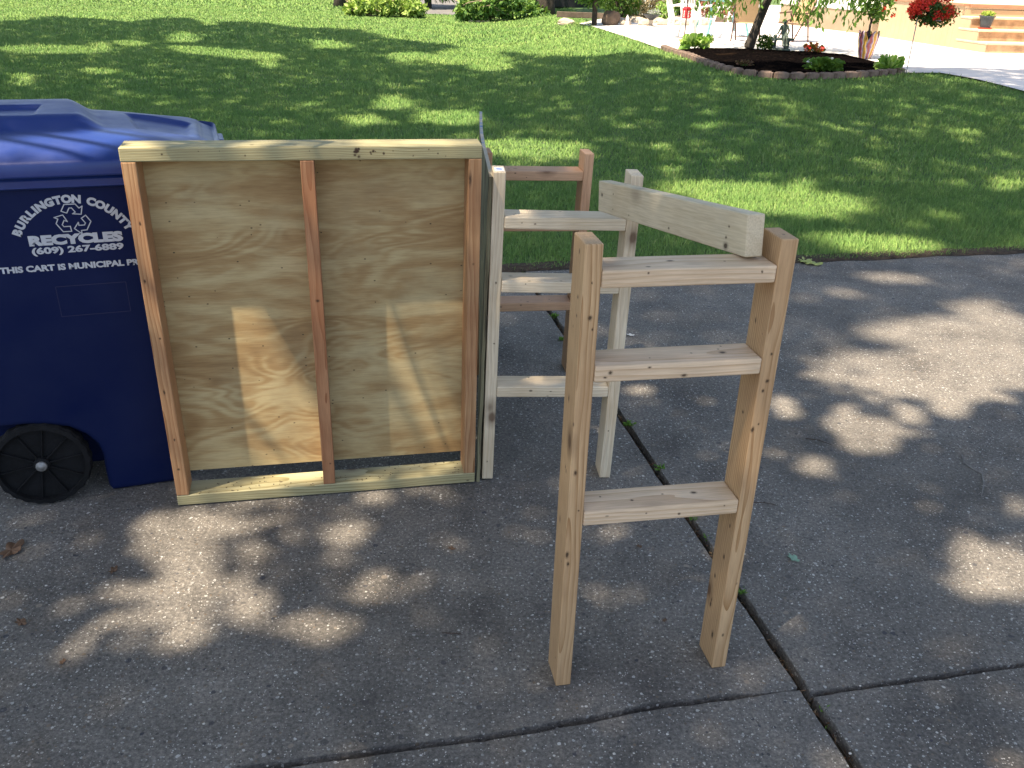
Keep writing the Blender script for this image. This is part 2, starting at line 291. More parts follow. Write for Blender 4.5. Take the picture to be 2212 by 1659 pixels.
# lawn ground: one sheet to the horizon, with the gentle rise towards the patio
xs = np.concatenate([np.linspace(-220, -12, 14), np.linspace(-11.5, 16, 90), np.linspace(17, 220, 14)]); ys = np.concatenate([np.linspace(0, 30, 100), np.linspace(31.5, 260, 16)])
V = []; 
for yy in ys:
    for xx in xs:
        # first row follows the edge of the driveway
        p = J+E1*xx+E2*(GE-.06+yy); z = float(gz(p.x, p.y)); V.append((p.x, p.y, z-.012+(.0 if yy == 0 else .004*noise.noise(Vector((p.x, p.y, 0))*1.5))))
nx = len(xs); Fq = [[j*nx+i, j*nx+i+1, (j+1)*nx+i+1, (j+1)*nx+i] for j in range(len(ys)-1) for i in range(nx-1)]
tag(link('lawn_ground', np_mesh('lawn_ground', np.array(V), np.array(Fq), 4, True), M_lawn), kind='structure')
sheet('ground_under_driveway', [G(-220, -220), G(220, -220), G(220, GE+.3), G(-220, GE+.3)], -.035, M_dirt)
# slabs of the driveway with open joints
def joint_pts(a0, a1, n, f, amp, seed):
    return [(a0+(a1-a0)*i/n, f(a0+(a1-a0)*i/n)+amp*noise.noise(Vector(((a0+(a1-a0)*i/n)*9, seed, 0)))+amp*.5*noise.noise(Vector(((a0+(a1-a0)*i/n)*31, seed, 4)))) for i in range(n+1)]
def slab(poly):
    """solid slab from an outline in the driveway frame, top at z=0 with slightly eased edges"""
    b = bmesh.new(); top = [b.verts.new(G(a, c, 0)) for a, c in poly]; f = b.faces.new(top)
    if f.normal.z < 0 or True: bmesh.ops.recalc_face_normals(b, faces=[f]);
    f.normal_update()
    if f.normal.z < 0: f.normal_flip()
    r = bmesh.ops.extrude_face_region(b, geom=[f]); nv = [v for v in r['geom'] if isinstance(v, bmesh.types.BMVert)]
    for v in top: v.co.z = -.06
    ed = [e for e in b.edges if e.verts[0].co.z > -.001 and e.verts[1].co.z > -.001]
    bmesh.ops.bevel(b, geom=ed, offset=.004, segments=2, profile=.6, affect='EDGES')
    bmesh.ops.recalc_face_normals(b, faces=b.faces[:])
    me = bpy.data.meshes.new('driveway_slab'); b.to_mesh(me); b.free(); return tag(link('driveway_slab', me, M_conc), kind='structure')
JW = .0145
jl = lambda x: .012*math.exp(-((x+.5)/.35)**2)*0
def wid(a): return .0015+.0095*float(ss(.03, .25, abs(a))) if a < 0 else .009
cl = [Gi(at(*p, 0)) for p in [(546, 1659), (820, 1622), (1097, 1585), (1300, 1548), (1400, 1527), (1550, 1508), (1640, 1500), (1720, 1490)]]
ca, cb = [p[0] for p in cl], [p[1] for p in cl]
def cf(a): return float(np.interp(a, ca, cb)) if a > ca[0] else cb[0]
X0, X1, Y0 = -4.2, 4.4, -3.2
left_up = [(X0, gedge(X0))]+[(a, gedge(a)) for a in np.linspace(X0+.2, -JW, 60)]
right_up = [(a, gedge(a)) for a in np.linspace(JW, X1, 60)]
lv_u = joint_pts(GE-.05, .03, 90, lambda t: -JW, .004, 1); rv_u = joint_pts(.03, GE-.05, 90, lambda t: JW, .004, 2)
top_l = joint_pts(-.012, X0, 160, lambda a: cf(a)+wid(a), .003, 3); bot_l = joint_pts(X0, -.012, 160, lambda a: cf(a)-wid(a), .003, 4)
lv_d = joint_pts(-.03, Y0, 60, lambda t: -JW, .004, 5); rv_d = joint_pts(Y0, -.03, 60, lambda t: JW, .004, 6)
top_r = joint_pts(X1, .012, 120, lambda a: .009, .003, 7); bot_r = joint_pts(.012, X1, 120, lambda a: -.009, .003, 8)
slab(left_up+[(x, t) for t, x in lv_u]+top_l[1:])
slab(right_up+top_r+[(x, t) for t, x in rv_u][1:])
slab(bot_l+[(x, t) for t, x in lv_d][1:]+[(X0, Y0)])
slab(bot_r+[(X1, Y0)]+[(x, t) for t, x in rv_d][:-1])
for a0, a1 in ((X0-4.3, X0-.015), (X1+.015, X1+4.3)): slab([(a0, gedge(a0)), (a1, gedge(a1)), (a1, Y0), (a0, Y0)])
# crumbly soil strip along the grass edge
b = bmesh.new(); rows = []
for i in range(200):
    a = X0-2+(X1-X0+5)*i/199; rows.append([b.verts.new(G(a, gedge(a)+dy+(.015*noise.noise(Vector((a*14, dy*9, 0))) if k else .02*noise.noise(Vector((a*6, 0, 3)))), zz+(.012*noise.noise(Vector((a*25, k, 1))) if k else 0))) for k, (dy, zz) in enumerate([(-.025, .003), (.0, .010), (.05, .014), (.12, .006), (.22, -.02)])])
for A, B in zip(rows, rows[1:]):
    for k in range(4): b.faces.new((A[k], B[k], B[k+1], A[k+1]))
me = bpy.data.meshes.new('soil_edge'); b.to_mesh(me); b.free(); tag(link('soil_edge', me, plain('edge_soil', (.06, .042, .028), .95, .6, 40, bmp=.8)), kind='structure')

# ------------------------------------------------------------------ lumber
M_mark = plain('dark_mark', (.045, .03, .02), .8, .3, 40)
def add_spots(ob, lst, Mw):
    """knots and nail holes in a board's own procedural material, at given points of the board; lst = (point, axis, radius, stretch)"""
    m = ob.data.materials[0].copy(); ob.data.materials[0] = m; nt = m.node_tree; b = nt.nodes['Principled BSDF']; c = b.inputs['Base Color'].links[0].from_socket; tc = N(nt, 'TexCoord')
    dim = [max(abs(v_.co[i]) for v_ in ob.data.vertices) for i in range(3)]
    nzz = N(nt, 'TexNoise'); nzz.inputs['Scale'].default_value = 130; L(nt, tc.outputs['Object'], nzz.inputs['Vector']); ws = N(nt, 'VectorMath', operation='SCALE'); L(nt, nzz.outputs['Color'], ws.inputs[0]); ws.inputs['Scale'].default_value = .0035; wa = N(nt, 'VectorMath', operation='ADD'); L(nt, tc.outputs['Object'], wa.inputs[0]); L(nt, ws.outputs[0], wa.inputs[1])
    for p, ax, r, st_ in lst:
        q = Mw @ Vector(p)+Vector((.0017,)*3); mp = N(nt, 'VectorMath', operation='SUBTRACT'); L(nt, wa.outputs[0], mp.inputs[0]); mp.inputs[1].default_value = q
        sc = N(nt, 'VectorMath', operation='MULTIPLY'); L(nt, mp.outputs[0], sc.inputs[0]); sc.inputs[1].default_value = (1/st_, 1, 1); ln = N(nt, 'VectorMath', operation='LENGTH'); L(nt, sc.outputs[0], ln.inputs[0])
        f = math_(nt, 'DIVIDE', ln.outputs['Value'], r*2.3); fr = ramp(nt, f, [(.35, (1, 1, 1)), (.55, (.45, .45, .45)), (1, (0, 0, 0))]); c = mix(nt, math_(nt, 'MULTIPLY', fr, .9), c, (.045, .025, .015))
    L(nt, c, b.inputs['Base Color'])
def plank(name, o, u, v, w_, lx, ly, lz, m, parent=None, bev=.0035, Minv=None, label=None):
    """board whose length runs along local x (unit vector u), ly along v, lz along w_; o = its corner"""
    M = Matrix((u, v, w_)).transposed().to_4x4(); M.translation = o+u*lx/2+v*ly/2+w_*lz/2
    if Minv is not None: M = Minv @ M
    ob = MB().box(-lx/2, lx/2, -ly/2, ly/2, -lz/2, lz/2, bev, 3).build(name, m, parent, M)
    for p in ob.data.polygons: p.use_smooth = True
    md = ob.modifiers.new('wn', 'WEIGHTED_NORMAL'); md.keep_sharp = True
    if label: ob['label'] = label
    return ob
def frame(x, y, a, l=0, rr=0):
    u = Vector((math.cos(a), math.sin(a), 0)); v = Vector((-math.sin(a), math.cos(a), 0)); w_ = Vector((0, 0, 1))
    w2 = w_*math.cos(l)+v*math.sin(l); v2 = v*math.cos(l)-w_*math.sin(l); u3 = u*math.cos(rr)+w2*math.sin(rr); w3 = w2*math.cos(rr)-u*math.sin(rr)
    return Vector((x, y, 0)), u3, v2, w3
T, D = .038, .089
def ladder(x, y, a, l, rr, W, H, hs, mp, mr, label, g='ladder shaped stands of lumber on the driveway'):
    O, u, v, w_ = frame(x, y, a, l, rr)
    # keep the lowest corner on the concrete
    low = min((u*i+v*j).z for i in (0, W+2*T) for j in (0, D)); O = O-Vector((0, 0, low))+Vector((0, 0, .001))
    t = thing('ladder_stand', label, 'ladder stand', O, 0, g); Mi = Matrix.Translation(-O)
    plank('post', O, w_, u, v, H, T, D, mp, t, Minv=Mi); plank('post', O+u*(T+W), w_, u, v, H, T, D, mp, t, Minv=Mi)
    for h in hs: plank('rung', O+u*(T+.0008)+w_*h-v*.001, u, v, w_, W-.0016, D, T, mr, t, Minv=Mi, bev=.005)
    return t, O, u, v, w_
tA, OA, uA, vA, wA = ladder(.1343, 1.6817, .1979, 0, 0, .3758, 1.140, (1.047, .838, .4765), W_tan, W_pink, 'tan wooden ladder stand nearest the camera, holding the near end of the loose board')
tB, OB, uB, vB, wB = ladder(-.094, 2.6456, .1057, -.0167, -.0158, .3777, 1.067, (.895, .689, .3196), W_cream, W_cream, 'cream wooden ladder stand with a white sticker, second one, beside the framed plywood')
tC, OC, uC, vC, wC = ladder(-.1633, 3.4993, .1912, -.0346, -.0171, .369, .9628, (.8541, .6469, .2965), W_red, W_red, 'reddish wooden ladder stand farthest back, nearest the lawn')
# worn notches / staple marks and the sticker
M_stick = plain('white_sticker', (.75, .78, .86), .5, .03, 30)
st = MB().box(.006, .034, .012, .062, 0, .0008).build('sticker', M_stick, tB, Matrix.Translation(-OB) @ (Matrix.Translation(OB+wB*1.0672) @ Matrix((uB, vB, wB)).transposed().to_4x4())); st['label'] = 'white sticker with a blue block of print'
MB().box(.011, .028, .026, .046, .0008, .0014).build('sticker_print', plain('blue_print', (.22, .3, .6), .5, .1, 200), st)
# loose board lying across the two stands
ab, bb = -1.2968, .1399
db = Vector((math.cos(ab)*math.cos(bb), math.sin(ab)*math.cos(bb), math.sin(bb))); nb = Vector((-math.sin(ab), math.cos(ab), 0)); ub = db.cross(nb)
if ub.z < 0: ub = -ub
bm_ = thing('loose_board', 'short pale board lying on edge across the top rungs of two ladder stands', 'board', (.24, 2.6153, .9724)); Mi = Matrix.Translation((-.24, -2.6153, -.9724))
plank('board', Vector((.24, 2.6153, .9724)), db, nb, ub, .8752, .0404, .089, W_beam, bm_, bev=.004, Minv=Mi)
bo_ = [c for c in bm_.children][0]; PB = Vector((.24, 2.6153, .9724))
add_spots(bo_, [(PB+db*i+ub*k-nb*0, -nb, r, 1.4) for (i, k, r) in ((.03, .05, .0035), (.12, .06, .0015), (.12, .018, .0015), (.79, .012, .005), (.79, .03, .002), (.80, .055, .002), (.24, .015, .0014))], bo_.matrix_basis.inverted() @ Mi)
WA = .3758; fl = Matrix.Translation(-OA)
ch = list(tA.children); pL, pR, r1, r2, r3 = ch
def sp(o, l): add_spots(o, l, o.matrix_basis.inverted() @ fl)
sp(pL, [(OA+uA*.02+wA*.985, -vA, .003, 1.3), (OA+uA*.012+wA*.62, -vA, .0028, 1.6), (OA+uA*.026+wA*.52, -vA, .0015, 1), (OA+uA*.006+wA*.40, -vA, .003, 2.0), (OA+vA*.03+wA*1.02, -uA, .003, 1), (OA+vA*.03+wA*.98, -uA, .0025, 1), (OA+vA*.05+wA*.78, -uA, .003, 2), (OA+vA*.06+wA*.46, -uA, .0025, 2.5)])
sp(pR, [(OA+uA*(T+WA+.02)+wA*.82, -vA, .003, 1), (OA+uA*(T+WA+.004)+wA*.70, -vA, .0025, 2), (OA+uA*(T+WA)+vA*.05+wA*.72, -uA, .003, 1), (OA+uA*(T+WA)+vA*.03+wA*.33, -uA, .003, 1.6), (OA+uA*(T+WA)+vA*.06+wA*.25, -uA, .003, 1.5), (OA+uA*(T+WA)+vA*.025+wA*.09, -uA, .004, 2), (OA+uA*(T+WA)+vA*.06+wA*.16, -uA, .003, 2)])
sp(r1, [(OA+uA*(T+.16)+vA*.05+wA*(1.047+T), wA, .003, 1.8)]); sp(r2, [(OA+uA*(T+.30)+vA*.04+wA*(.838+T), wA, .004, 1.3), (OA+uA*(T+.13)+vA*.03+wA*(.838+T), wA, .0015, 1), (OA+uA*(T+.035)+wA*.86-vA*.001, -vA, .003, 1), (OA+uA*(T+.20)+wA*.845-vA*.001, -vA, .0025, 1.8)])
sp(r3, [(OA+uA*(T+.28)+vA*.045+wA*(.4765+T), wA, .0035, 1.5), (OA+uA*(T+.23)+wA*.49-vA*.001, -vA, .0022, 1)])

rk = random.Random(12)
for t_, O_, u_, v_2, w2_, H_, W_, hs_ in ((tB, OB, uB, vB, wB, 1.067, .3777, (.895, .689, .3196)), (tC, OC, uC, vC, wC, .9628, .369, (.8541, .6469, .2965)), (tA, OA, uA, vA, wA, 1.14, .3758, (1.047, .838, .4765))):
    for n_, o in enumerate(t_.children):
        if o.name.startswith('sticker'): continue
        if o.name.startswith('post'):
            base = O_+(u_*(T+W_) if n_ == 1 else u_*0); l = [(base+w2_*rk.uniform(.06, H_-.05)+u_*rk.uniform(.006, .032), -v_2, rk.uniform(.001, .0024), rk.uniform(.7, 2)) for _ in range(3)]+[(base+w2_*rk.uniform(.06, H_-.05)+v_2*rk.uniform(.01, .08), -u_, rk.uniform(.001, .0026), rk.uniform(.7, 2.2)) for _ in range(5)]
        else:
            h = hs_[min(n_-2, 2)]; l = [(O_+u_*(T+rk.uniform(.02, W_-.02))+w2_*(h+rk.uniform(.006, .032))-v_2*.001, -v_2, rk.uniform(.001, .0022), rk.uniform(.7, 2)) for _ in range(2)]+[(O_+u_*(T+rk.uniform(.02, W_-.02))+w2_*(h+T)+v_2*rk.uniform(.01, .075), w2_, rk.uniform(.001, .0024), rk.uniform(.7, 2)) for _ in range(3)]
        add_spots(o, l, o.matrix_basis.inverted() @ Matrix.Translation(-O_))

# ------------------------------------------------------------------ framed plywood panel
O, u, v, w_ = frame(-1.07394745, 2.42330521, .211954580, -.048445, 0); PW_, PH_, PD = .97805, 1.15761, .0851
O = O+Vector((0, 0, .0045)); tp = thing('framed_plywood_board', 'plywood sheet in a lumber frame standing on its edge beside the blue cart', 'framed plywood', O); Mi = Matrix.Translation(-O)
plank('top_plate', O+w_*(PH_-T), u, v, w_, PW_, PD, T, W_green, tp, Minv=Mi, bev=.004, label='pale green treated top plate with ink smudges')
plank('bottom_plate', O, u, v, w_, PW_, PD, T, W_green, tp, Minv=Mi, bev=.004)
for k, (i, m_) in enumerate(((.0008, W_brown), (PW_/2-T/2-.003, W_mid), (PW_-T-.0008, W_brown))): plank('stud', O+u*i+w_*(T+.0004), w_, u, v, PH_-2*T-.0008, T, PD-.0012*k, m_, tp, Minv=Mi, bev=.003, label='reddish middle stud with a knot' if k == 1 else None)
plank('plywood', O+u*.004+v*(PD+.0006)+w_*.0768, u, w_, -v, PW_-.008, PH_-.08, .011, M_ply, tp, Minv=Mi, bev=.0008)
pl = [o for o in bpy.data.objects if o.name.startswith('plywood') and o.type == 'MESH'][-1]
# re-orient the texture axes of the plywood: local x horizontal, z vertical
M = Matrix((u, v, w_)).transposed().to_4x4(); M.translation = O+u*(PW_/2)+v*(PD+.0061)+w_*(.0768+(PH_-.08)/2)
bpy.data.objects.remove(pl); MB().box(-(PW_-.008)/2, (PW_-.008)/2, -.0055, .0055, -(PH_-.08)/2, (PH_-.08)/2, .0008, 1).build('plywood', M_ply, tp, Mi @ M)
prr = random.Random(4); tch = list(tp.children); byn = lambda n: [o for o in tch if o.name.split('.')[0] == n]; fl = Matrix.Translation(-O)
def psp(i, kk, r, st_=1): return (O+u*i+w_*kk, -v, r, st_)
def sp(o, l): add_spots(o, l, o.matrix_basis.inverted() @ fl)
S_ = byn('stud'); sp(S_[1], [(O+u*(PW_/2)+w_*.70+v*.0012, -v, .004, .8), (O+u*(PW_/2+.004)+w_*.12+v*.0012, -v, .0022, 1)]); sp(S_[0], [psp(.02, .14, .003), psp(.025, .95, .002, 2), psp(.012, .78, .002, 2), psp(.028, .60, .0022), psp(.015, .42, .002, 3), psp(.022, .25, .0018, 2)]); sp(S_[2], [(O+u*(PW_-.02)+w_*.80+v*.0024, -v, .0025, 1), (O+u*(PW_-.034)+w_*1.06+v*.0024, -v, .003, 5)])
sp(byn('top_plate')[0], [psp(prr.uniform(.05, .93), PH_-prr.uniform(.008, .032), prr.uniform(.0008, .002), prr.uniform(.5, 1)) for _ in range(10)]+[psp(prr.uniform(.614, .630), PH_-prr.uniform(.006, .030), prr.uniform(.0018, .0030), 1.1) for _ in range(14)]+[psp(prr.uniform(.655, .70), PH_-prr.uniform(.012, .024), prr.uniform(.0014, .0022), 1) for _ in range(8)])
# crud lying on the bottom plate
k = MB()
for _ in range(170):
    i = prr.uniform(.05, .95); j = prr.betavariate(1, 1)*PD*.9+.004
    if noise.noise(Vector((i*9, j*20, 2))) < -.05: continue
    k.rock(u*i+v*j+w_*(T+.001), prr.uniform(.0008, .0022), prr.random()*50, 1, (1.4, 1, .5))
tag(k.build('grit', M_mark, tp), kind='stuff')

# ------------------------------------------------------------------ weathered sheet seen edge-on
H2 = 1.058; top_px = [(1035, 240.7), (1035.5, 266.4), (1037.2, 286.6), (1041.7, 311.4), (1046.8, 331.6), (1052.4, 359.7), (1056.3, 382.2)]
tpts = [at(*p, H2) for p in top_px]; tpts[-1] = at(1056.3, 382.2, H2)
near_b = at(1031.5, 1041, .001); b = bmesh.new(); TH = .0115; nz_ = 14; cols = []
for i, p in enumerate(tpts):
    f = i/(len(tpts)-1); q = Vector((near_b.x-.004-.040*(1-f), near_b.y+(p.y-tpts[-1].y)*1.0, .001))
    col = []
    for j in range(nz_+1):
        g = j/nz_; c = q.lerp(p, g**1.0); c.x += .0015*math.sin(j*1.9+i); col.append(c)
    cols.append(col)
Lf = [[b.verts.new(c-Vector((0, 0, 0))) for c in col] for col in cols]; Rt = [[b.verts.new(c+Vector((TH, 0, 0))) for c in col] for col in cols]
n_ = len(cols)
for i in range(n_-1):
    for j in range(nz_): b.faces.new((Lf[i][j], Lf[i][j+1], Lf[i+1][j+1], Lf[i+1][j])); b.faces.new((Rt[i][j], Rt[i+1][j], Rt[i+1][j+1], Rt[i][j+1]))
    b.faces.new((Lf[i][nz_], Rt[i][nz_], Rt[i+1][nz_], Lf[i+1][nz_])); b.faces.new((Lf[i][0], Lf[i+1][0], Rt[i+1][0], Rt[i][0]))
for j in range(nz_):
    for e in (0, n_-1): b.faces.new((Lf[e][j], Rt[e][j], Rt[e][j+1], Lf[e][j+1]))
bmesh.ops.recalc_face_normals(b, faces=b.faces[:]); me = bpy.data.meshes.new('plywood_sheet'); b.to_mesh(me); b.free()
def sheet_mat():
    m, nt, bs = mat('weathered_plywood'); tc = N(nt, 'TexCoord'); v_ = vec(nt, 'Object', (130, 3, 4)); n = noise_(nt, v_, 1, 4, .7); g = N(nt, 'NewGeometry'); sp = N(nt, 'SeparateXYZ'); L(nt, g.outputs['Normal'], sp.inputs[0])
    c = ramp(nt, n, [(.3, (.03, .025, .018)), (.45, (.16, .14, .085)), (.6, (.26, .25, .15)), (.75, (.3, .28, .19))])
    ps = N(nt, 'SeparateXYZ'); L(nt, tc.outputs['Object'], ps.inputs[0]); band = noise_(nt, vec(nt, 'Object', (1, 14, 1)), 1, 2, .5)
    top = ramp(nt, band, [(.35, (.16, .26, .42)), (.45, (.5, .45, .38)), (.55, (.45, .42, .36)), (.62, (.2, .3, .45)), (.7, (.5, .44, .34))])
    far = math_(nt, 'GREATER_THAN', ps.outputs[1], 3.1); top = mix(nt, far, (.42, .38, .3), top); c = mix(nt, math_(nt, 'GREATER_THAN', sp.outputs[2], .7), c, top)
    L(nt, c, bs.inputs['Base Color']); bs.inputs['Roughness'].default_value = .85; bump(nt, bs, n, .6, .003); return m
tag(link('plywood_sheet', me, sheet_mat()), 'old weathered plywood sheet standing edge-on between the framed panel and the cream ladder stand', 'plywood sheet')
cx_ = near_b.x+TH+.003
# ------------------------------------------------------------------ blue recycling cart
CF = at(240, 1062, 0); CA = math.radians(20); TL = math.radians(4)
cu = Vector((math.cos(CA), math.sin(CA), 0)); cv = Vector((-math.sin(CA), math.cos(CA), 0))
cart = thing('recycling_cart', 'blue wheeled recycling cart with white printed lettering behind the framed panel', 'recycling cart', CF, CA)
# local frame: x along the cart (front to the right), y away from the camera, z up
Wc = .60; tt = math.tan(TL)
prof = [(-.36, .29), (-.2, .287), (-.133, .276), (-.083, .26), (-.04, .227), (-.013, .187), (-.003, .145), (-.005, .085), (-.004, .02), (.006, .0), (.225, .0), (.24, .02), (.30, .3), (.385, .7), (.435, 1.045), (-.43, 1.045), (-.395, .7)]
def sideY(z): return -tt*z
b = bmesh.new()
A = [b.verts.new((x, sideY(z), z)) for x, z in prof]; B = [b.verts.new((x, Wc+tt*z, z)) for x, z in prof]
fA = b.faces.new(A); fB = b.faces.new(B[::-1])
for i in range(len(prof)): j = (i+1) % len(prof); b.faces.new((A[j], A[i], B[i], B[j]))
bmesh.ops.recalc_face_normals(b, faces=b.faces[:])
bmesh.ops.bevel(b, geom=[e for e in b.edges if (e in fA.edges or e in fB.edges)], offset=.022, segments=5, profile=.5, affect='EDGES', clamp_overlap=True)
me = bpy.data.meshes.new('body'); b.to_mesh(me); b.free()
for p in me.polygons: p.use_smooth = True
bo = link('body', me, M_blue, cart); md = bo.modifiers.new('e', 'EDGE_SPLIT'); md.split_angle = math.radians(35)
# inner wheel well wall so the arch is not open
MB().box(-.37, .0, .09, Wc-.09, .07, .285, .01).build('wheel_well', M_blue, cart)
# rim band under the lid
def ring_rect(x0, x1, y0, y1, z0, z1, out, r=.06, n=8):
    pass
def rrect(x0, x1, y0, y1, r, n=8):
    P = []
    for cx, cy, a0 in ((x1-r, y0+r, -90), (x1-r, y1-r, 0), (x0+r, y1-r, 90), (x0+r, y0+r, 180)):
        for k in range(n+1): a = math.radians(a0+90*k/n); P.append((cx+r*math.cos(a), cy+r*math.sin(a)))
    return P
def loft(secs, name, m, parent, cap=True, smooth=True):
    b = bmesh.new(); rings = [[b.verts.new((x, y, z)) for x, y in P] for P, z in secs]
    for A, B in zip(rings, rings[1:]):
        for k in range(len(A)): b.faces.new((A[k], A[(k+1) % len(A)], B[(k+1) % len(B)], B[k]))
    if cap: b.faces.new(rings[0][::-1]); b.faces.new(rings[-1])
    bmesh.ops.recalc_face_normals(b, faces=b.faces[:]); me = bpy.data.meshes.new(name); b.to_mesh(me); b.free()
    for p in me.polygons: p.use_smooth = smooth
    o = link(name, me, m, parent); 
    if smooth: o.modifiers.new('e', 'EDGE_SPLIT').split_angle = math.radians(40)
    return o
yb0, yb1 = sideY(1.045), Wc-sideY(1.045)
loft([(rrect(-.45, .45, yb0-.006, yb1-.07, .06), 1.030), (rrect(-.455, .455, yb0-.014, yb1-.06, .06), 1.036), (rrect(-.455, .455, yb0-.016, yb1-.06, .06), 1.056), (rrect(-.45, .45, yb0-.010, yb1-.07, .06), 1.064)], 'rim', M_blue_lid, cart)
# lid: height field with a raised centre, sunken grips and a turned-down skirt
LX0, LX1, LY0, LY1 = -.47, .462, yb0-.024, yb1+.024; nx_, ny_ = 150, 110; cxl, cyl = (LX0+LX1)/2, (LY0+LY1)/2
def lidz(x, y):
    # distance to the edge of the rounded rectangle, 0 at the edge
    dx = min(x-LX0, LX1-x); dy = min(y-LY0, LY1-y); rr_ = .08
    e = min(dx, dy) if dx > rr_ or dy > rr_ else rr_-math.hypot(rr_-dx, rr_-dy)
    front = float(ss(.05, .49, x))
    z = 1.112+.052*(1-math.exp(-max(e, 0)/.10))*(1-.45*front)
    z -= .012*float(ss(.36, .49, x))
    # raised centre block with rounded corner towards the front
    bx = float(ss(.125, .085, x-.16*(y-.3)*0)) if True else 0
    yl = .085+.02*float(ss(-.4, .1, x)); by = float(ss(yl-.01, yl+.07, y))*float(ss(LY1-.10, LY1-.15, y)); ax = float(ss(.165, .085, x+.28*max(0, y-.12)*.6+.5*max(0, .16-y)**1.3))
    z += .034*by*ax
    # sunken grips
    def rec(x0, x1, y0, y1, d, s=.022): return -d*float(ss(x0, x0+s, x))*float(ss(x1, x1-s, x))*float(ss(y0, y0+s, y))*float(ss(y1, y1-s, y))
    z += rec(-.36, -.03+.1*(y-.2)*0, .165, .36, .014)
    z += rec(.19+.25*(.45-y)*.6, .40, .17, .50, .014, .03)
    z += -.006*float(ss(.412, .425, x))
    return z, e
b = bmesh.new(); g = {}
for i in range(nx_+1):
    for j in range(ny_+1):
        x = LX0+(LX1-LX0)*i/nx_; y = LY0+(LY1-LY0)*j/ny_
        # pull the corners in
        dx = min(x-LX0, LX1-x); dy = min(y-LY0, LY1-y); rr_ = .08
        if dx < rr_ and dy < rr_:
            a, c = rr_-dx, rr_-dy; m_ = max(a, c); h = math.hypot(a, c)
            if h > 1e-6: s_ = m_/h; ddx, ddy = rr_-a*s_, rr_-c*s_; x = LX0+ddx if x < cxl else LX1-ddx; y = LY0+ddy if y < cyl else LY1-ddy
        z, e = lidz(x, y); g[i, j] = b.verts.new((x, y, z))
for i in range(nx_):
    for j in range(ny_): b.faces.new((g[i, j], g[i+1, j], g[i+1, j+1], g[i, j+1]))
brd = [g[i, 0] for i in range(nx_+1)]+[g[nx_, j] for j in range(1, ny_+1)]+[g[i, ny_] for i in range(nx_-1, -1, -1)]+[g[0, j] for j in range(ny_-1, 0, -1)]
prev = brd
for off, z in ((.006, 1.108), (.009, 1.104), (.011, 1.098), (.014, 1.074), (.012, 1.068), (-.004, 1.067)):
    nw = []
    for v_ in brd:
        d_ = Vector((v_.co.x-cxl, v_.co.y-cyl)); q = Vector((v_.co.x, v_.co.y))
        ex = 1 if abs(v_.co.x-LX0) < 1e-4 or abs(v_.co.x-LX1) < 1e-4 else 0; ey = 1 if abs(v_.co.y-LY0) < 1e-4 or abs(v_.co.y-LY1) < 1e-4 else 0
        nrm = Vector((math.copysign(ex, d_.x), math.copysign(ey, d_.y))) if ex or ey else d_.copy()
        if not (ex or ey):
            c_ = Vector((LX1-.08 if d_.x > 0 else LX0+.08, LY1-.08 if d_.y > 0 else LY0+.08)); nrm = q-c_
        nrm.normalize(); nw.append(b.verts.new((q.x+nrm.x*off, q.y+nrm.y*off, z)))
    for k_ in range(len(nw)): b.faces.new((prev[k_], nw[k_], nw[(k_+1) % len(nw)], prev[(k_+1) % len(nw)]))
    prev = nw
for v_ in b.verts: v_.co.y = LY0+(v_.co.y-LY0)*(1-.20*float(ss(.0, .46, v_.co.x)))
bmesh.ops.recalc_face_normals(b, faces=b.faces[:]); me = bpy.data.meshes.new('lid'); b.to_mesh(me); b.free()
for p in me.polygons: p.use_smooth = True
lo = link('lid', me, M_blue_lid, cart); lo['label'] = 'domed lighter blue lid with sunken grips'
MB().box(.466, .488, .22, .34, 1.080, 1.098, .006).build('lid_tab', M_blue_lid, cart)
# handle and axle at the rear
MB().tube([(-.46, .12, 1.0), (-.53, .12, 1.02), (-.53, .5, 1.02), (-.46, .5, 1.0)], .016, 10).build('handle', M_blue, cart, smooth=True)
HX, HZ, WR = -.180, .146, .146
MB().tube([(HX, -.03, HZ), (HX, Wc+.03, HZ)], .011, 10).build('axle', M_steel, cart, smooth=True)
def cart_wheel(y, s):
    k = MB(); n = 96; prof_ = [(WR*.86, -.024), (WR*.97, -.022), (WR, -.012), (WR, .012), (WR*.97, .022), (WR*.86, .024)]
    t = bmesh.new(); rings = []
    for r, z in prof_: rings.append([t.verts.new(((r-(.003 if (kk//2) % 2 and r > WR*.9 else 0))*math.cos(2*math.pi*kk/n), z, (r-(.003 if (kk//2) % 2 and r > WR*.9 else 0))*math.sin(2*math.pi*kk/n))) for kk in range(n)])
    for A, B in zip(rings, rings[1:]):
        for kk in range(n): t.faces.new((A[kk], A[(kk+1) % n], B[(kk+1) % n], B[kk]))
    for kk in range(n): t.faces.new((rings[-1][kk], rings[-1][(kk+1) % n], rings[0][(kk+1) % n], rings[0][kk]))
    k.add(t); wo = k.build('wheel', M_tyre, cart, Matrix.Translation((HX, y, HZ)))
    k = MB()   # dished disc with ribs
    k.lathe([(WR*.86, -.004), (WR*.5, -.010), (.03, -.014), (.0001, -.014), (.0001, .0), (WR*.86, .004)], 48, M=Matrix.Rotation(math.radians(90)*1, 4, 'X'))
    for q in range(10):
        a = 2*math.pi*q/10+.15; k.box(.02, WR*.86, -.015, .015, -.002, .002, .001, 1, M=Matrix.Rotation(-a, 4, 'Y'))
    k.lathe([(.024, -.02), (.024, .02), (.018, .026), (.0001, .026)], 20, M=Matrix.Rotation(math.radians(90), 4, 'X'))
    k.build('rim', M_tyre, wo)
    MB().lathe([(.017, .024), (.017, .030), (.013, .034), (.010, .033), (.009, .036), (.0001, .0365)], 20, M=Matrix.Rotation(math.radians(90), 4, 'X')).build('hub_cap', M_steel, wo, smooth=True)
    return wo
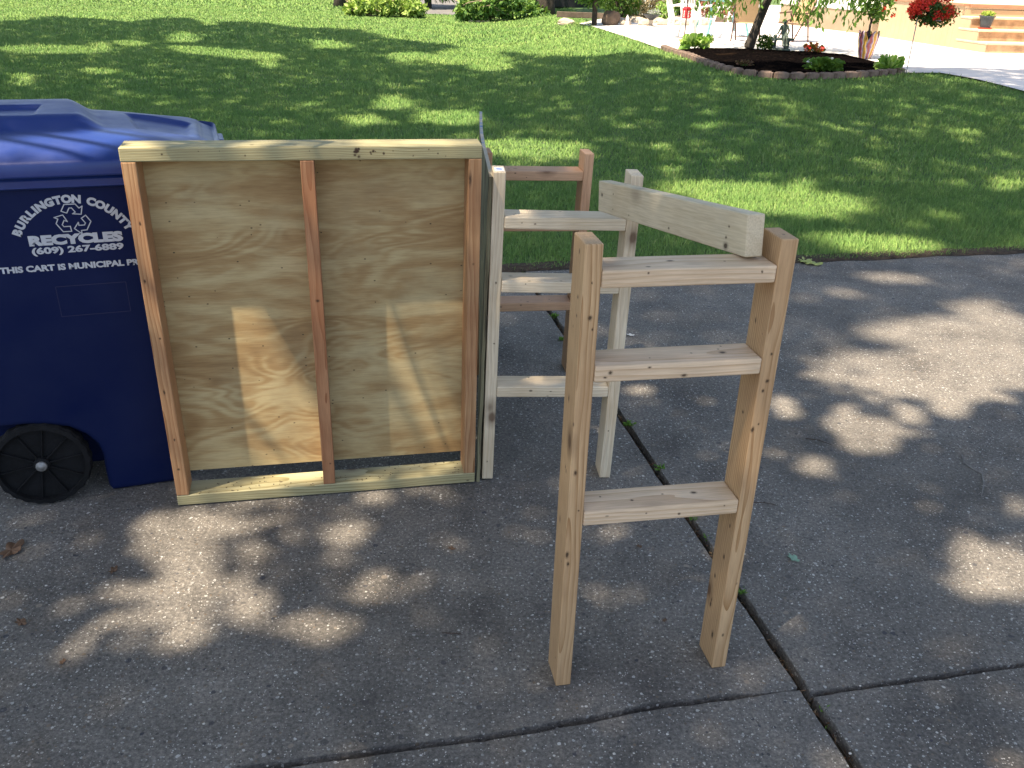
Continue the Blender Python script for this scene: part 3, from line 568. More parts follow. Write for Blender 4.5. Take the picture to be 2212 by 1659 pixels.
cart_wheel(-.005, 1); cart_wheel(Wc-.03, -1)
# lettering on the near side (plane tilted outwards by TL)
def side_M(x, z): return Matrix.Translation((x, sideY(z)-.0012, z)) @ Matrix.Rotation(math.radians(90)+TL, 4, 'X')
def text_mesh(s, size, off=.0, sx=1.0, ax='CENTER'):
    c = bpy.data.curves.new('txt', 'FONT'); c.body = s; c.size = size; c.offset = off; c.align_x = ax; c.align_y = 'BOTTOM_BASELINE'; c.resolution_u = 3
    o = bpy.data.objects.new('txt', c); COL.objects.link(o); dg = bpy.context.evaluated_depsgraph_get(); me = bpy.data.meshes.new_from_object(o.evaluated_get(dg)); bpy.data.objects.remove(o)
    b = bmesh.new(); b.from_mesh(me); bpy.data.meshes.remove(me)
    for v_ in b.verts: v_.co.x *= sx
    return b
def fit(s, size, off, width):
    b = text_mesh(s, size, off); xs_ = [v_.co.x for v_ in b.verts]; k_ = width/(max(xs_)-min(xs_)); c_ = (max(xs_)+min(xs_))/2
    for v_ in b.verts: v_.co.x = (v_.co.x-c_)*k_
    return b
k = MB()
k.add(fit('RECYCLES', .037, .0026, .247), side_M(.045, .870))
k.add(fit('(609) 267-6889', .0255, .0011, .242), side_M(.045, .8435))
k.build('lettering', M_white_print, cart); k = MB()
k.add(fit('THIS CART IS MUNICIPAL PROPERTY', .0245, .0012, .475), side_M(.069, .792))
k.build('lettering', M_white_print, cart); k = MB()
# arched line
S = 'BURLINGTON COUNTY'; cxt, czt, RA = .0435, .838, .151
adv = {'I': .5, ' ': .6, 'L': .85, 'C': 1.0, 'O': 1.08, 'N': 1.05, 'G': 1.05, 'U': 1.03, 'T': .9, 'B': 1.0, 'R': 1.0, 'Y': .95}; tot = sum(adv[c] for c in S); acc = 0
A0, A1 = math.radians(158), math.radians(23)
for ch in S:
    mid = (acc+adv[ch]/2)/tot; acc += adv[ch]
    if ch == ' ': continue
    a = A0+(A1-A0)*mid; bb_ = text_mesh(ch, .0300, .0020, 1.04); px_, pz_ = cxt+RA*math.cos(a), czt+RA*math.sin(a)
    k.add(bb_, side_M(px_, pz_) @ Matrix.Rotation(a-math.pi/2, 4, 'Z'))
k.build('lettering', M_white_print, cart); k = MB()
# three chasing arrows in outline
def outline(pts, th):
    n = len(pts)
    for i in range(n):
        p, q = Vector(pts[i]), Vector(pts[(i+1) % n]); d_ = (q-p).normalized(); nn = Vector((-d_.y, d_.x))*th; p2, q2 = p-d_*th*.9, q+d_*th*.9
        f_ = [k.b.verts.new(sM @ Vector((c.x, c.y, zz))) for c, zz in ((p2-nn, 0), (q2-nn, 0), (q2+nn, 0), (p2+nn, 0))]; k.b.faces.new(f_)
sM = side_M(.0455, .940)
ar = [(-.017, .031), (-.009, .0455), (.012, .0455), (.018, .036), (.0245, .040), (.020, .022), (.004, .024), (.0095, .0275), (.004, .037), (-.001, .037), (-.007, .026)]
for q in range(3):
    a = -2*math.pi*q/3; outline([((x*1.35-.003)*math.cos(a)-((y-.034)*1.3+.029)*math.sin(a), (x*1.35-.003)*math.sin(a)+((y-.034)*1.3+.029)*math.cos(a)) for x, y in ar], .0014)
k.build('recycling_symbol', M_white_print, cart)
# moulded outline of the blank plate
k = MB(); sM = side_M(.0, .0)
def strip(x0, z0, x1, z1, th=.0012):
    d_ = Vector((x1-x0, 0, z1-z0)).normalized(); n = Vector((-d_.z, 0, d_.x))*th
    p, q = Vector((x0, sideY(z0)-.0010, z0)), Vector((x1, sideY(z1)-.0010, z1)); vs = [k.b.verts.new(c) for c in (p-n, q-n, q+n, p+n)]; k.b.faces.new(vs)
for s_ in ((-.035, .74, .155, .74), (.155, .74, .155, .645), (.155, .645, -.035, .645), (-.035, .645, -.035, .74)): strip(*s_)
k.build('moulded_plate', blue_mat('blue_moulding', (.003, .008, .058), .5, .0), cart)

# ================================================================== shade: two broad trees outside the picture
def proj_px(P):
    P = np.asarray(P, float); d = P-np.array([0, 0, CAMH]); z = d @ np.array(F_); z = np.where(z > .05, z, .05)
    return 1106+FPX*(d @ np.array(R_))/z, 829.5-FPX*(d @ np.array(U_))/z, (d @ np.array(F_))
KX, KY = -SUN.x/SUN.z, -SUN.y/SUN.z      # shadow shift per metre of height
# sunlit gaps on the driveway, (x, y, half width, half height, tilt, openness) in the photograph's frame; they become holes in the crowns
GAPS = []
def grp(sx, sy, k, lst):
    for a in lst: cx, cy, rx, ry = a[:4]; t = a[4] if len(a) > 4 else 0; o = a[5] if len(a) > 5 else 1; GAPS.append((sx+cx*k, sy+cy*k, rx*k, ry*k, math.radians(t), o))
grp(0, 1042.3, .496, [(880, 190, 260, 60), (780, 270, 150, 110), (720, 350, 100, 90), (640, 480, 150, 60), (830, 520, 120, 70), (1000, 440, 85, 42, -15), (1080, 560, 85, 65), (1370, 620, 165, 75), (810, 660, 95, 55), (600, 590, 110, 50), (540, 690, 60, 30), (440, 630, 40, 25), (330, 690, 42, 18), (260, 560, 35, 22), (340, 520, 50, 22), (1500, 240, 100, 60), (1480, 335, 60, 40), (1650, 405, 55, 25), (1600, 200, 40, 22), (1510, 95, 100, 50, 0, .6), (45, 80, 65, 45), (200, 740, 35, 16, 0, .8), (960, 660, 60, 30, 0, .8), (1100, 290, 40, 22), (1040, 255, 35, 20), (1210, 170, 60, 18, 0, .7), (1530, 600, 50, 35), (880, 735, 40, 16, 0, .6), (1240, 680, 30, 25)])
grp(1645.8, 493.7, .3638, [(1150, 670, 420, 110, 8), (1350, 850, 260, 110), (1120, 1060, 120, 60), (640, 1270, 165, 75), (880, 1110, 110, 55, 20), (300, 1410, 120, 55), (900, 850, 180, 75), (560, 760, 130, 50, 20), (700, 620, 120, 45), (1420, 570, 230, 90, 15), (850, 290, 330, 40, 5, .65), (1300, 470, 180, 50, 10, .8), (480, 390, 80, 30, 0, .6), (300, 590, 110, 35, 0, .55), (150, 1050, 100, 60, 30, .55), (490, 1080, 90, 60, 0, .55), (1545, 215, 50, 60, 0, .7), (1530, 1630, 60, 50, 0, .6), (250, 230, 160, 40, 0, .5), (1060, 960, 100, 60), (420, 640, 80, 30, 0, .6), (90, 1340, 60, 50, 0, .5), (1250, 960, 160, 60)])
grp(1645.8, 1097.2, .3386, [(1400, 330, 220, 160, 20, .85), (1600, 500, 160, 110, 0, .75), (1560, 1600, 120, 60, 0, .5), (1620, 20, 60, 40, 0, .6)])
grp(987.5, 603.5, .3472, [(1330, 350, 140, 35, 0, .45), (2050, 820, 120, 55, 20, .7), (1140, 690, 90, 40, 0, .45), (1450, 90, 110, 30, 0, .5), (2160, 1160, 90, 70, 0, .7), (1050, 1270, 60, 25, 0, .5), (590, 1225, 50, 30, 0, .6), (480, 1240, 40, 25, 0, .5), (1560, 760, 60, 40, 0, .3), (1130, 900, 50, 30, 0, .4), (300, 320, 60, 14, 0, .5), (1650, 1050, 50, 30, 0, .4), (2170, 340, 60, 40, 0, .4)])
grp(1152, 1042.3, .3717, [(20, 150, 90, 60, 0, .5), (480, 270, 90, 40, 0, .5), (1700, 1560, 60, 40, 0, .4), (600, 20, 60, 20, 0, .4)])
GAPS += [(2040, 790, 300, 100, .1, .6), (1880, 930, 160, 50, 0, .35), (2120, 640, 180, 50, 0, .3), (2150, 1230, 110, 70, 0, .8), (1830, 600, 160, 30, 0, .25), (500, 1230, 260, 120, 0, .35), (760, 1290, 200, 80, 0, .3)]
# lawn
GAPS += [(1640, 430, 250, 38, .1, .7), (1870, 530, 180, 24, 0, .6), (1180, 320, 150, 30, 0, .6), (2000, 180, 120, 14, 0, .3), (200, 150, 200, 16, 0, .2), (1950, 250, 200, 16, 0, .15), (1000, 130, 140, 14, 0, .6)]
grp(0, 0, .3472, [(330, 312, 320, 22), (640, 295, 60, 22), (820, 272, 100, 18), (1150, 235, 110, 35, 0, .7), (1450, 335, 320, 26, 4), (1680, 405, 80, 30, 0, .7), (620, 445, 170, 22, 4, .7), (160, 500, 70, 45, 0, .8), (440, 520, 50, 22, 0, .5), (760, 580, 70, 22, 0, .8), (1220, 600, 120, 26, 0, .5), (2030, 285, 120, 35, 0, .7), (850, 185, 60, 14, 0, .5), (1600, 640, 90, 20, 0, .3), (2050, 520, 60, 30, 0, .4)])
grp(658, 0, .3717, [(600, 330, 130, 30, 0, .7), (1050, 350, 150, 60, 5, .9), (930, 310, 150, 26, 0, .8), (520, 600, 130, 45, 0, .75), (830, 680, 180, 40, 0, .95), (250, 270, 50, 16, 0, .6), (2030, 410, 60, 18, 0, .6), (1200, 580, 100, 30, 0, .35), (350, 700, 120, 30, 0, .8), (1150, 700, 120, 40, 0, .35), (60, 480, 60, 20, 0, .5), (1600, 480, 90, 24, 0, .3)])
grp(987.5, 219.4, .3472, [(60, 115, 90, 40, 0, .9), (400, 290, 260, 60, 0, 1), (650, 280, 160, 40, 0, .8), (900, 300, 90, 26, 0, .5), (1100, 320, 90, 30, 0, .4), (1320, 430, 60, 40, 0, .8), (1560, 470, 100, 60, 0, .55), (1950, 590, 170, 80, 15, .9), (1600, 620, 120, 40, 0, .5), (2150, 520, 90, 60, 0, .7), (500, 580, 180, 70, 0, .35), (2180, 700, 60, 90, 0, .6), (400, 860, 150, 50, 0, .35), (1420, 900, 160, 40, 0, .4), (1750, 180, 50, 30, 0, .3), (2100, 150, 70, 40, 0, .3)])
grp(1645.8, 493.7, .3638, [(560, 90, 200, 60, 8, .9), (850, 120, 120, 40, 0, .8), (300, 60, 80, 40, 0, .6), (1150, 130, 80, 30, 0, .5)])
GAPS += [(2060, 60+360, 80, 26, 0, .5), (2170, 400, 60, 20, 0, .6), (1905, 300, 50, 12, 0, .5), (1900, 375, 60, 14, 0, .5), (1830, 250, 40, 9, 0, .4), (2120, 240, 50, 14, 0, .5), (1600, 215, 60, 10, 0, .4), (1980, 215, 60, 10, 0, .5), (1840, 205, 80, 10, 0, .4), (1290, 190, 60, 10, 0, .3), (2050, 470, 60, 16, 0, .5), (2150, 330, 40, 12, 0, .5)]
far_x = [0, 70, 94, 215, 278, 347, 400, 444, 503, 570, 625, 658, 781, 837, 881, 974, 1097, 1197, 1290, 1365, 1476, 1520, 2212]
far_y = [45, 45, 38, 42, 49, 40, 40, 52, 49, 49, 59, 61, 67, 86, 89, 99, 115, 119, 123, 112, 130, 140, 150]
def vn(x, y, seed=0):
    xi, yi = np.floor(x), np.floor(y); fx, fy = x-xi, y-yi; fx = fx*fx*(3-2*fx); fy = fy*fy*(3-2*fy)
    h = lambda a, b: (np.abs(np.sin(a*127.1+b*311.7+seed*74.7)*43758.5453) % 1)
    return (h(xi, yi)*(1-fx)+h(xi+1, yi)*fx)*(1-fy)+(h(xi, yi+1)*(1-fx)+h(xi+1, yi+1)*fx)*fy
def fbm(x, y, sc, seed=0): x = x/sc+.37*y/sc; return (vn(x, y/sc, seed)+.6*vn(x*2.1+5, y*2.1/sc, seed+1)+.4*vn(x*4.3, y*4.3/sc+3, seed+2))/2.0
def shade_open(q):
    """openness 0..1 of the canopy for sun rays meeting the ground at q (n,2)"""
    x = q[:, 0].copy(); y = q[:, 1].copy()
    for _ in range(4): z = gz(x, y); x = q[:, 0]-KX*z; y = q[:, 1]-KY*z
    px, py, dep = proj_px(np.stack([x, y, gz(x, y)], 1)); E = np.full(len(q), .04)
    for cx, cy, rx, ry, t, op in GAPS:
        dx, dy = px-cx, py-cy; a = (dx*math.cos(t)+dy*math.sin(t))/rx; b = (-dx*math.sin(t)+dy*math.cos(t))/ry; r = np.sqrt(a*a+b*b)
        E = np.maximum(E, np.where(y < 3.9, .35+.65*op, np.where(op > .55, .15+.85*op, .02+.75*op))*np.clip(1.42-.82*r, 0, 1.15))
    nz = np.where(y < 3.8, fbm(x, y, .13, 1), np.where(y < 7, fbm(x, y, .4, 2), fbm(x, y, 1.3, 3))); amp = np.where((y < 5) & (px > 1560), .55, np.where(y < 3.8, .95, np.where(y < 7, .65, .55)))
    o = np.clip((E+amp*(nz-.5)-.5)*6+.5, 0, 1)
    o = np.where(dep < .3, 0, o); out = (px < -900) | (px > 3000) | (py > 2400)
    hid = (y < 3.6) & (y > 2.25) & (x > -1.75) & (x < .42) & (py < 1100); o = np.where(hid, 0, o)
    # gaps for light landing on the standing things
    def ell(cx, cy, dx, dy, ra, rb, op):
        n = math.hypot(dx, dy); ux, uy = dx/n, dy/n; a = ((q[:, 0]-cx)*ux+(q[:, 1]-cy)*uy)/ra; b = (-(q[:, 0]-cx)*uy+(q[:, 1]-cy)*ux)/rb; return op*((a*a+b*b) < 1)
    for e in STAND: o = np.maximum(o, ell(*e))
    far = (py < np.interp(px, far_x, far_y)+10*(fbm(x, y, 1.5, 6)-.5)) & (dep > .3) & (x > -60); o = np.where(far, 1, o)
    return np.where(out & ~far, .2, o)
def qp(i, kk, off=.085): p = O+u*i+w_*kk+v*off; return p.x+KX*p.z, p.y+KY*p.z
STAND = []
(qa, qb), (qc, qd) = qp(.27, .66), qp(.30, .10); STAND.append(((qa+qc)/2, (qb+qd)/2, qa-qc, qb-qd, math.hypot(qa-qc, qb-qd)*.75, .13, 1))
(qa, qb), (qc, qd) = qp(.34, .48), qp(.40, .08); STAND.append(((qa+qc)/2, (qb+qd)/2, qa-qc, qb-qd, math.hypot(qa-qc, qb-qd)*.75, .10, .97))
(qa, qb), (qc, qd) = qp(.74, .62), qp(.78, .10); STAND.append(((qa+qc)/2, (qb+qd)/2, qa-qc, qb-qd, math.hypot(qa-qc, qb-qd)*.75, .10, .72))
(qa, qb), (qc, qd) = qp(.86, .40), qp(.88, .10); STAND.append(((qa+qc)/2, (qb+qd)/2, qa-qc, qb-qd, math.hypot(qa-qc, qb-qd)*.7, .10, .6))
for i, r, op in ((.05, .04, .7), (.20, .06, .6), (.35, .07, .8), (.52, .08, .8), (.68, .09, .85), (.86, .09, .85)): a_, b_ = qp(i, PH_, .04); STAND.append((a_, b_, u.x, u.y, r*1.3, .08, op))
for i, kk, r, op in ((.02, .12, .03, .9), (.02, .34, .05, .8), (.03, .85, .07, .75), (.02, 1.02, .05, .7), (.15, .02, .08, .8), (.30, .02, .09, .8), (.7, .02, .12, .8), (.85, .02, .06, .6)): a_, b_ = qp(i, kk, 0); STAND.append((a_, b_, KX, KY, r*1.3, .07, op))
def qc_(x, y, z): p = CF+cu*x+cv*y; return p.x+KX*z, p.y+KY*z
for x, y, z, ra, rb, op in ((.06, .0, 1.12, .13, .05, 1), (-.08, -.02, 1.10, .10, .035, .8), (.16, .05, 1.14, .10, .05, 1), (.30, .12, 1.12, .10, .03, .8), (.40, .15, 1.11, .06, .03, .7), (.0, -.05, 1.07, .16, .025, .9), (.41, .28, 1.10, .03, .05, .6)): a_, b_ = qc_(x, y, z); STAND.append((a_, b_, cu.x, cu.y, ra*1.1, rb+.035, op))
for (Ox, uu, vv, i, z, r, op) in ((OB, uB, vB, .12, .93, .12, .8), (OB, uB, vB, .22, .36, .10, .7), (OB, uB, vB, .12, .73, .12, .6), (OC, uC, vC, .2, .33, .10, .6), (OC, uC, vC, .42, .95, .03, .8), (OB, uB, vB, .43, 1.06, .03, .6)):
    p = Ox+uu*i+vv*.045; STAND.append((p.x+KX*z, p.y+KY*z, uu.x, uu.y, r, .06, op))

M_oak = leaf_mat('oak_leaf', (.05, .11, .018), (.09, .17, .03), trans=.42); M_bark = plain('bark', (.05, .042, .034), .95, .45, 12, bmp=.9)
def canopy(name, label, n, xr, yr, zr, Lf, Wf, base, limbs, twigs=()):
    q = np.stack([rng.uniform(*xr, n), rng.uniform(*yr, n)], 1); o = shade_open(q)
    keep = rng.uniform(0, 1, n) > np.where(o > .97, 1.1, 1-(1-o)**1.0*1.0); q = q[keep]; n = len(q); z = rng.uniform(*zr, n)
    P = np.stack([q[:, 0]-KX*z, q[:, 1]-KY*z, z], 1); Dv = rdir(n); Dv[:, 2] *= .55
    # centre the leaf on its place so the gaps keep their size
    Dn = Dv/np.linalg.norm(Dv, axis=1, keepdims=True); P -= Dn*Lf*.5
    t = thing(name, label, 'tree', base); foliage('crown', P-np.array(base), Dv, Lf, Wf, M_oak, t)
    k = MB(); B = Vector(base); k.tube([(0, 0, -.2), (.03, .05, .6), (.1, .1, 2.2), (.25, .25, zr[0]-.3)], [.36, .26, .21, .18], 14)
    for tx, ty, tz in limbs: k.tube([(.25, .25, zr[0]-.6), Vector((.25, .25, zr[0])).lerp(Vector((tx, ty, tz))-B, .4)+Vector((0, 0, .25)), Vector((tx, ty, tz))-B], [.13, .07, .02], 8)
    for tw in twigs:
        k.tube([Vector((.25, .25, 9))]+[p-B for p in tw], [.05, .03]+[.011]*(len(tw)-2)+[.006], 6)
    k.build('trunk', M_bark, t, smooth=True); return t
def lowp(q, z): return Vector((q[0]-KX*z, q[1]-KY*z, z))
TW = [[Vector((-6.6, 1.7, 6)), lowp(qp(.25, 1.0), 2.9), lowp(qp(.325, .66), 2.75), lowp(qp(.50, .25), 2.7)], [Vector((-6.6, 1.7, 6)), lowp(qp(.45, 1.15), 3.1), lowp(qp(.62, 1.0), 3.0), lowp(qp(.715, .64), 2.9), lowp(qp(.80, .36), 2.9), lowp(qp(.90, .05), 2.85)], [Vector((-6.6, 1.7, 6)), lowp(qp(.12, .9), 3.4), lowp(qp(.20, .30), 3.3), lowp(qp(.27, .22), 3.2), lowp(qp(.36, .08), 3.2)]]
canopy('oak_tree', 'broad oak behind the driveway, out of the picture, whose crown dapples the concrete', 56000, (-2.9, 3.6), (.7, 3.8), (7, 9), .085, .058, (-4.2, -1.6, 0), [(-3.5, -1.5, 9), (-2, -1.5, 9.5), (-5, .5, 9)])
canopy('oak_tree', 'tall oak left of the driveway, out of the picture, whose crown shades the lawn edge', 50000, (-5.2, 6), (3.7, 7.6), (15, 18), .13, .085, (-9.5, -2.2, 0), [(-7, -1, 16), (-5, 0, 16.5), (-9, 1, 16)], TW)
canopy('oak_tree', 'large oak at the left of the lawn, out of the picture, shading the grass', 90000, (-17, 12), (7.6, 27), (13, 18), .28, .19, (-18, 6, 0), [(-13, 9, 15), (-9, 7, 16), (-13, 13, 15), (-7, 8, 16)])

# ================================================================== grass
pat_edge = [at(*p) for p in ((1290, 62), (1370, 88), (1455, 117))]; pat_edge2 = [at(*p) for p in ((1945, 160), (2030, 160), (2100, 172), (2212, 200))]
bed_front = [at(*p) for p in ((1455, 117), (1490, 126), (1525, 141), (1560, 152), (1600, 162), (1660, 168), (1720, 170), (1790, 170), (1850, 167), (1905, 163), (1945, 160))]
e_ = pat_edge2[-1]; ext = [e_+(e_-pat_edge2[-2]).normalized()*k for k in (2, 30)]
PB_ = [(p.x, p.y) for p in pat_edge+bed_front[1:]+pat_edge2[1:]+ext]      # boundary lawn | patio
def lawn_mask(x, y):
    bx = np.array([p[0] for p in PB_]); by = np.array([p[1] for p in PB_])
    inside = np.ones(len(x), bool)
    # polygon of the patio and everything built behind it
    poly = PB_+[(40, 60), (PB_[0][0]-.4, 60)]; c = np.zeros(len(x), bool)
    for (x0, y0), (x1, y1) in zip(poly, poly[1:]+poly[:1]):
        m = ((y0 > y) != (y1 > y)) & (x < (x1-x0)*(y-y0)/((y1-y0) if y1 != y0 else 1e-9)+x0); c ^= m
    return ~c & ((y < 32.4) | (x < -5.5)) 
def blades(n, yr, h, wd, seg, seed):
    r = np.random.default_rng(seed); y = r.uniform(yr[0], yr[1], n*3); x = r.uniform(-1, 1, n*3)*(y*.64+1.2)
    y = np.where(True, y, y); c = np.cos(PHI); s_ = np.sin(PHI); dx, dy = x-J.x, y-J.y; a = dx*c+dy*s_; b_ = -dx*s_+dy*c
    ge = GE+.02*np.sin(a*2.3); ok = (b_ > ge-.012+.04*r.random(len(x))) & lawn_mask(x, y); dens = (y*.64+1.2)/(yr[1]*.64+1.2); ok &= r.random(len(x)) < dens; x, y, b_, ge = x[ok][:n], y[ok][:n], b_[ok][:n], ge[ok][:n]; n = len(x)
    # tufty variation
    tn = np.sin(x*3.1+np.sin(y*2.3)*1.5)*np.sin(y*2.7+np.sin(x*1.9)*2); hh = h*(.55+.75*r.random(n)**1.5)*(1+.3*tn); hh *= np.where(r.random(n) < .03, 1.7, 1)
    ww = wd*(.6+.8*r.random(n)); th = r.uniform(0, 2*np.pi, n); lean = r.uniform(.05, .85, n)*hh; az = r.uniform(0, 2*np.pi, n)
    P = np.stack([x, y, gz(x, y)-.012], 1); S = np.stack([np.cos(th), np.sin(th), 0*th], 1)*ww[:, None]/2; Ld = np.stack([np.cos(az), np.sin(az), 0*az], 1)
    Z = np.array([0, 0, 1.]); m = P+Z*(hh*.55)[:, None]+Ld*(lean*.35)[:, None]; t = P+Z*hh[:, None]*np.clip(1-.4*(lean/hh), .4, 1)[:, None]+Ld*lean[:, None]
    V = np.stack([P-S, P+S, m+S*.8, m-S*.8, t+S*.12, t-S*.12], 1).reshape(-1, 3); k = np.arange(n)[:, None]*6
    Q = np.concatenate([k+np.array([[0, 1, 2, 3]]), k+np.array([[3, 2, 4, 5]])], 1).reshape(-1, 4); return V, Q
Vs, Qs, off = [], [], 0
for n, yr, h, wd, sd in ((230000, (4.6, 7.4), .043, .0042, 1), (230000, (7.4, 12), .045, .0068, 2), (170000, (12, 19.5), .05, .012, 3), (150000, (19.5, 32.6), .055, .022, 4), (70000, (32.5, 50), .07, .045, 5)):
    V, Q = blades(n, yr, h, wd, 2, sd); Vs.append(V); Qs.append(Q+off); off += len(V)
tag(link('lawn_grass', np_mesh('lawn_grass', np.concatenate(Vs), np.concatenate(Qs), 4), M_grass), 'mown green lawn grass beyond the driveway', 'grass', kind='stuff')

# ================================================================== patio, bed and what stands there
def tpoly(name, poly, z, m, step=.6, kind='structure'):
    """flat sheet following the ground a little above it"""
    b = bmesh.new(); b.faces.new([b.verts.new((p[0], p[1], 0)) for p in poly]); bmesh.ops.triangulate(b, faces=b.faces[:])
    bmesh.ops.subdivide_edges(b, edges=b.edges[:], cuts=7, use_grid_fill=True)
    for v_ in b.verts: v_.co.z = float(gz(v_.co.x, v_.co.y))+z
    me = bpy.data.meshes.new(name); b.to_mesh(me); b.free(); return tag(link(name, me, m), kind=kind)
M_patio = plain('pale_patio_concrete', (.70, .67, .64), .8, .10, 3, bmp=.15)
patio_poly = [(p.x, p.y) for p in [at(1288, 61)]+pat_edge[1:]+bed_front[1:]+pat_edge2[1:]+ext]+[(34, 36), (9, 40), (at(1250, 52).x, at(1250, 52).y)]
tpoly('patio', patio_poly, .02, M_patio)
def mulch_mat():
    m, nt, b = mat('bark_mulch'); v = vec(nt, 'Object'); vo = voro(nt, vec(nt, 'Object', (1, 1.6, 1)), 26); n = noise_(nt, v, 1.6, 4, .65)
    c = ramp(nt, N2(nt, vo.outputs['Color']), [(0, (.004, .003, .004)), (.8, (.010, .008, .008)), (1, (.03, .02, .016))]); c = mix(nt, ramp(nt, n, [(.6, (0, 0, 0)), (.72, (.5, .5, .5))]), c, (.09, .055, .03)); L(nt, mix(nt, .55, c, (.002, .002, .002)), b.inputs['Base Color']); b.inputs['Roughness'].default_value = 1; b.inputs['Specular IOR Level'].default_value = 0
    bump(nt, b, vo.outputs['Distance'], 1, .04); return m
M_mulch = mulch_mat()
bed_px = [(1440, 113), (1490, 126), (1525, 141), (1560, 152), (1600, 162), (1660, 168), (1720, 170), (1790, 170), (1850, 167), (1905, 163), (1938, 158), (1925, 146), (1880, 134), (1820, 122), (1760, 116), (1700, 113), (1640, 111), (1580, 109), (1500, 107)]
bp = [at(*p) for p in bed_px]; bc = sum((p for p in bp), Vector())/len(bp); b = bmesh.new(); R = []
for q in range(9):
    f = 1-q/8.5; R.append([b.verts.new(((bc.x+(p.x-bc.x)*f), (bc.y+(p.y-bc.y)*f), float(gz(bc.x+(p.x-bc.x)*f, bc.y+(p.y-bc.y)*f))+.03+.045*(1-f)**.5+.03*noise.noise(Vector((p.x*f*4, p.y*f*4, q))))) for p in bp])
for A, B in zip(R, R[1:]):
    for k_ in range(len(A)): b.faces.new((A[k_], A[(k_+1) % len(A)], B[(k_+1) % len(A)], B[k_]))
b.faces.new(R[-1]); bmesh.ops.subdivide_edges(b, edges=b.edges[:], cuts=1, use_grid_fill=True)
me = bpy.data.meshes.new('flower_bed'); b.to_mesh(me); b.free(); tag(link('flower_bed', me, M_mulch), kind='structure')
M_stone = plain('tumbled_stone', (.20, .145, .115), .9, .3, 9, bmp=.5)
path = [at(*p) for p in ((1432, 108), (1455, 117), (1490, 127), (1525, 142), (1560, 153), (1600, 163), (1660, 169), (1720, 171), (1790, 171), (1850, 168), (1905, 164), (1950, 160))]
seg = [0]; 
for p, q in zip(path, path[1:]): seg.append(seg[-1]+(q-p).length)
ns = int(seg[-1]/.20)
for i in range(ns):
    d_ = seg[-1]*(i+.5)/ns; x = np.interp(d_, seg, [p.x for p in path]); y = np.interp(d_, seg, [p.y for p in path]); x2 = np.interp(d_+.05, seg, [p.x for p in path]); y2 = np.interp(d_+.05, seg, [p.y for p in path])
    t = bmesh.new(); bmesh.ops.create_cube(t, size=1); bmesh.ops.bevel(t, geom=t.edges[:], offset=.14, segments=3, affect='EDGES')
    for v_ in t.verts: n_ = noise.noise(v_.co*3+Vector((i*5, 0, 0)))*.12; v_.co = Vector((v_.co.x*.185*(1+n_), v_.co.y*.11*(1+n_), v_.co.z*(.09+.02*noise.noise(Vector((i, 2, 2))))*(1+n_)))
    M = Matrix.Translation((x, y, float(gz(x, y))+.04)) @ Matrix.Rotation(math.atan2(y2-y, x2-x)+.1*math.sin(i*7), 4, 'Z')
    me = bpy.data.meshes.new('edging_stone'); t.to_mesh(me); t.free(); tag(link('edging_stone', me, M_stone, None, M), 'rough pinkish stone block in the curved edging of the mulch bed', 'edging stone', 'stones edging the mulch bed')
def G3(px, py, dz=0): p = at(px, py); return Vector((p.x, p.y, float(gz(p.x, p.y))+dz))
def cloud(n, c, r, thr=-.1, fr=3, seed=0):
    """leaf positions in a lumpy ellipsoid, thinned by noise"""
    P = rng.normal(size=(n*2, 3)); P /= np.linalg.norm(P, axis=1, keepdims=True); P *= rng.uniform(.35, 1, (n*2, 1))**.6; P = P*np.array(r)
    f = np.array([noise.noise(Vector(p*fr)+Vector((seed*5.1, 0, 3))) for p in P]); P = P[f > thr][:n]; return P+np.array(c)
# hostas and small plants in the bed
M_hosta = leaf_mat('hosta_leaf', (.14, .30, .05), (.30, .5, .10), (.55, .65, .3)); M_dkgreen = leaf_mat('dark_leaf', (.025, .07, .015), (.06, .13, .03)); M_midgreen = leaf_mat('mid_leaf', (.05, .12, .02), (.10, .21, .04)); M_lime = leaf_mat('lime_leaf', (.25, .36, .05), (.5, .6, .12))
M_redflower = leaf_mat('red_petal', (.6, .012, .012), (.9, .07, .05), trans=.2); M_whitefl = leaf_mat('white_petal', (.7, .7, .68), (.85, .85, .85), trans=.2); M_burg = leaf_mat('burgundy_leaf', (.12, .03, .02), (.3, .10, .06)); M_dry = leaf_mat('dry_leaf', (.08, .04, .025), (.16, .09, .05), trans=.1)
M_pale = leaf_mat('variegated_leaf', (.25, .2, .12), (.5, .42, .3), (.2, .12, .07)); M_plum = leaf_mat('plum_leaf', (.18, .05, .05), (.38, .14, .12))
def clump(name, label, cat, pos, n, r, h, Lf, Wf, m, zb=1.0, fl=None, droop=.25):
    a = rng.uniform(0, 2*np.pi, n); q = rng.uniform(.15, 1, n); P = np.stack([np.cos(a)*q*r*.6, np.sin(a)*q*r*.6, q*0+h*rng.uniform(.15, .8, n)], 1); Dv = np.stack([np.cos(a)*q, np.sin(a)*q, zb*(1.1-q)+.1], 1)+rng.normal(size=(n, 3))*.2
    t = thing(name, label, cat, pos); foliage('foliage', P, Dv, Lf, Wf, m, t, droop=droop)
    if fl: mm, nf, sz = fl; a = rng.uniform(0, 2*np.pi, nf); q = rng.uniform(.2, 1, nf); Pf = np.stack([np.cos(a)*q*r*.9, np.sin(a)*q*r*.9, h*(1.05-.5*q)], 1); [foliage('flower', np.repeat(Pf[i_:i_+1], 7, 0), rdir(7, .4), sz, sz*.8, mm, t) for i_ in range(nf)]
    k = MB(); 
    for q in range(6): a = q*1.05; k.tube([(0, 0, 0), (math.cos(a)*r*.3, math.sin(a)*r*.3, h*.6)], .006, 5)
    k.build('stem', M_midgreen, t); return t
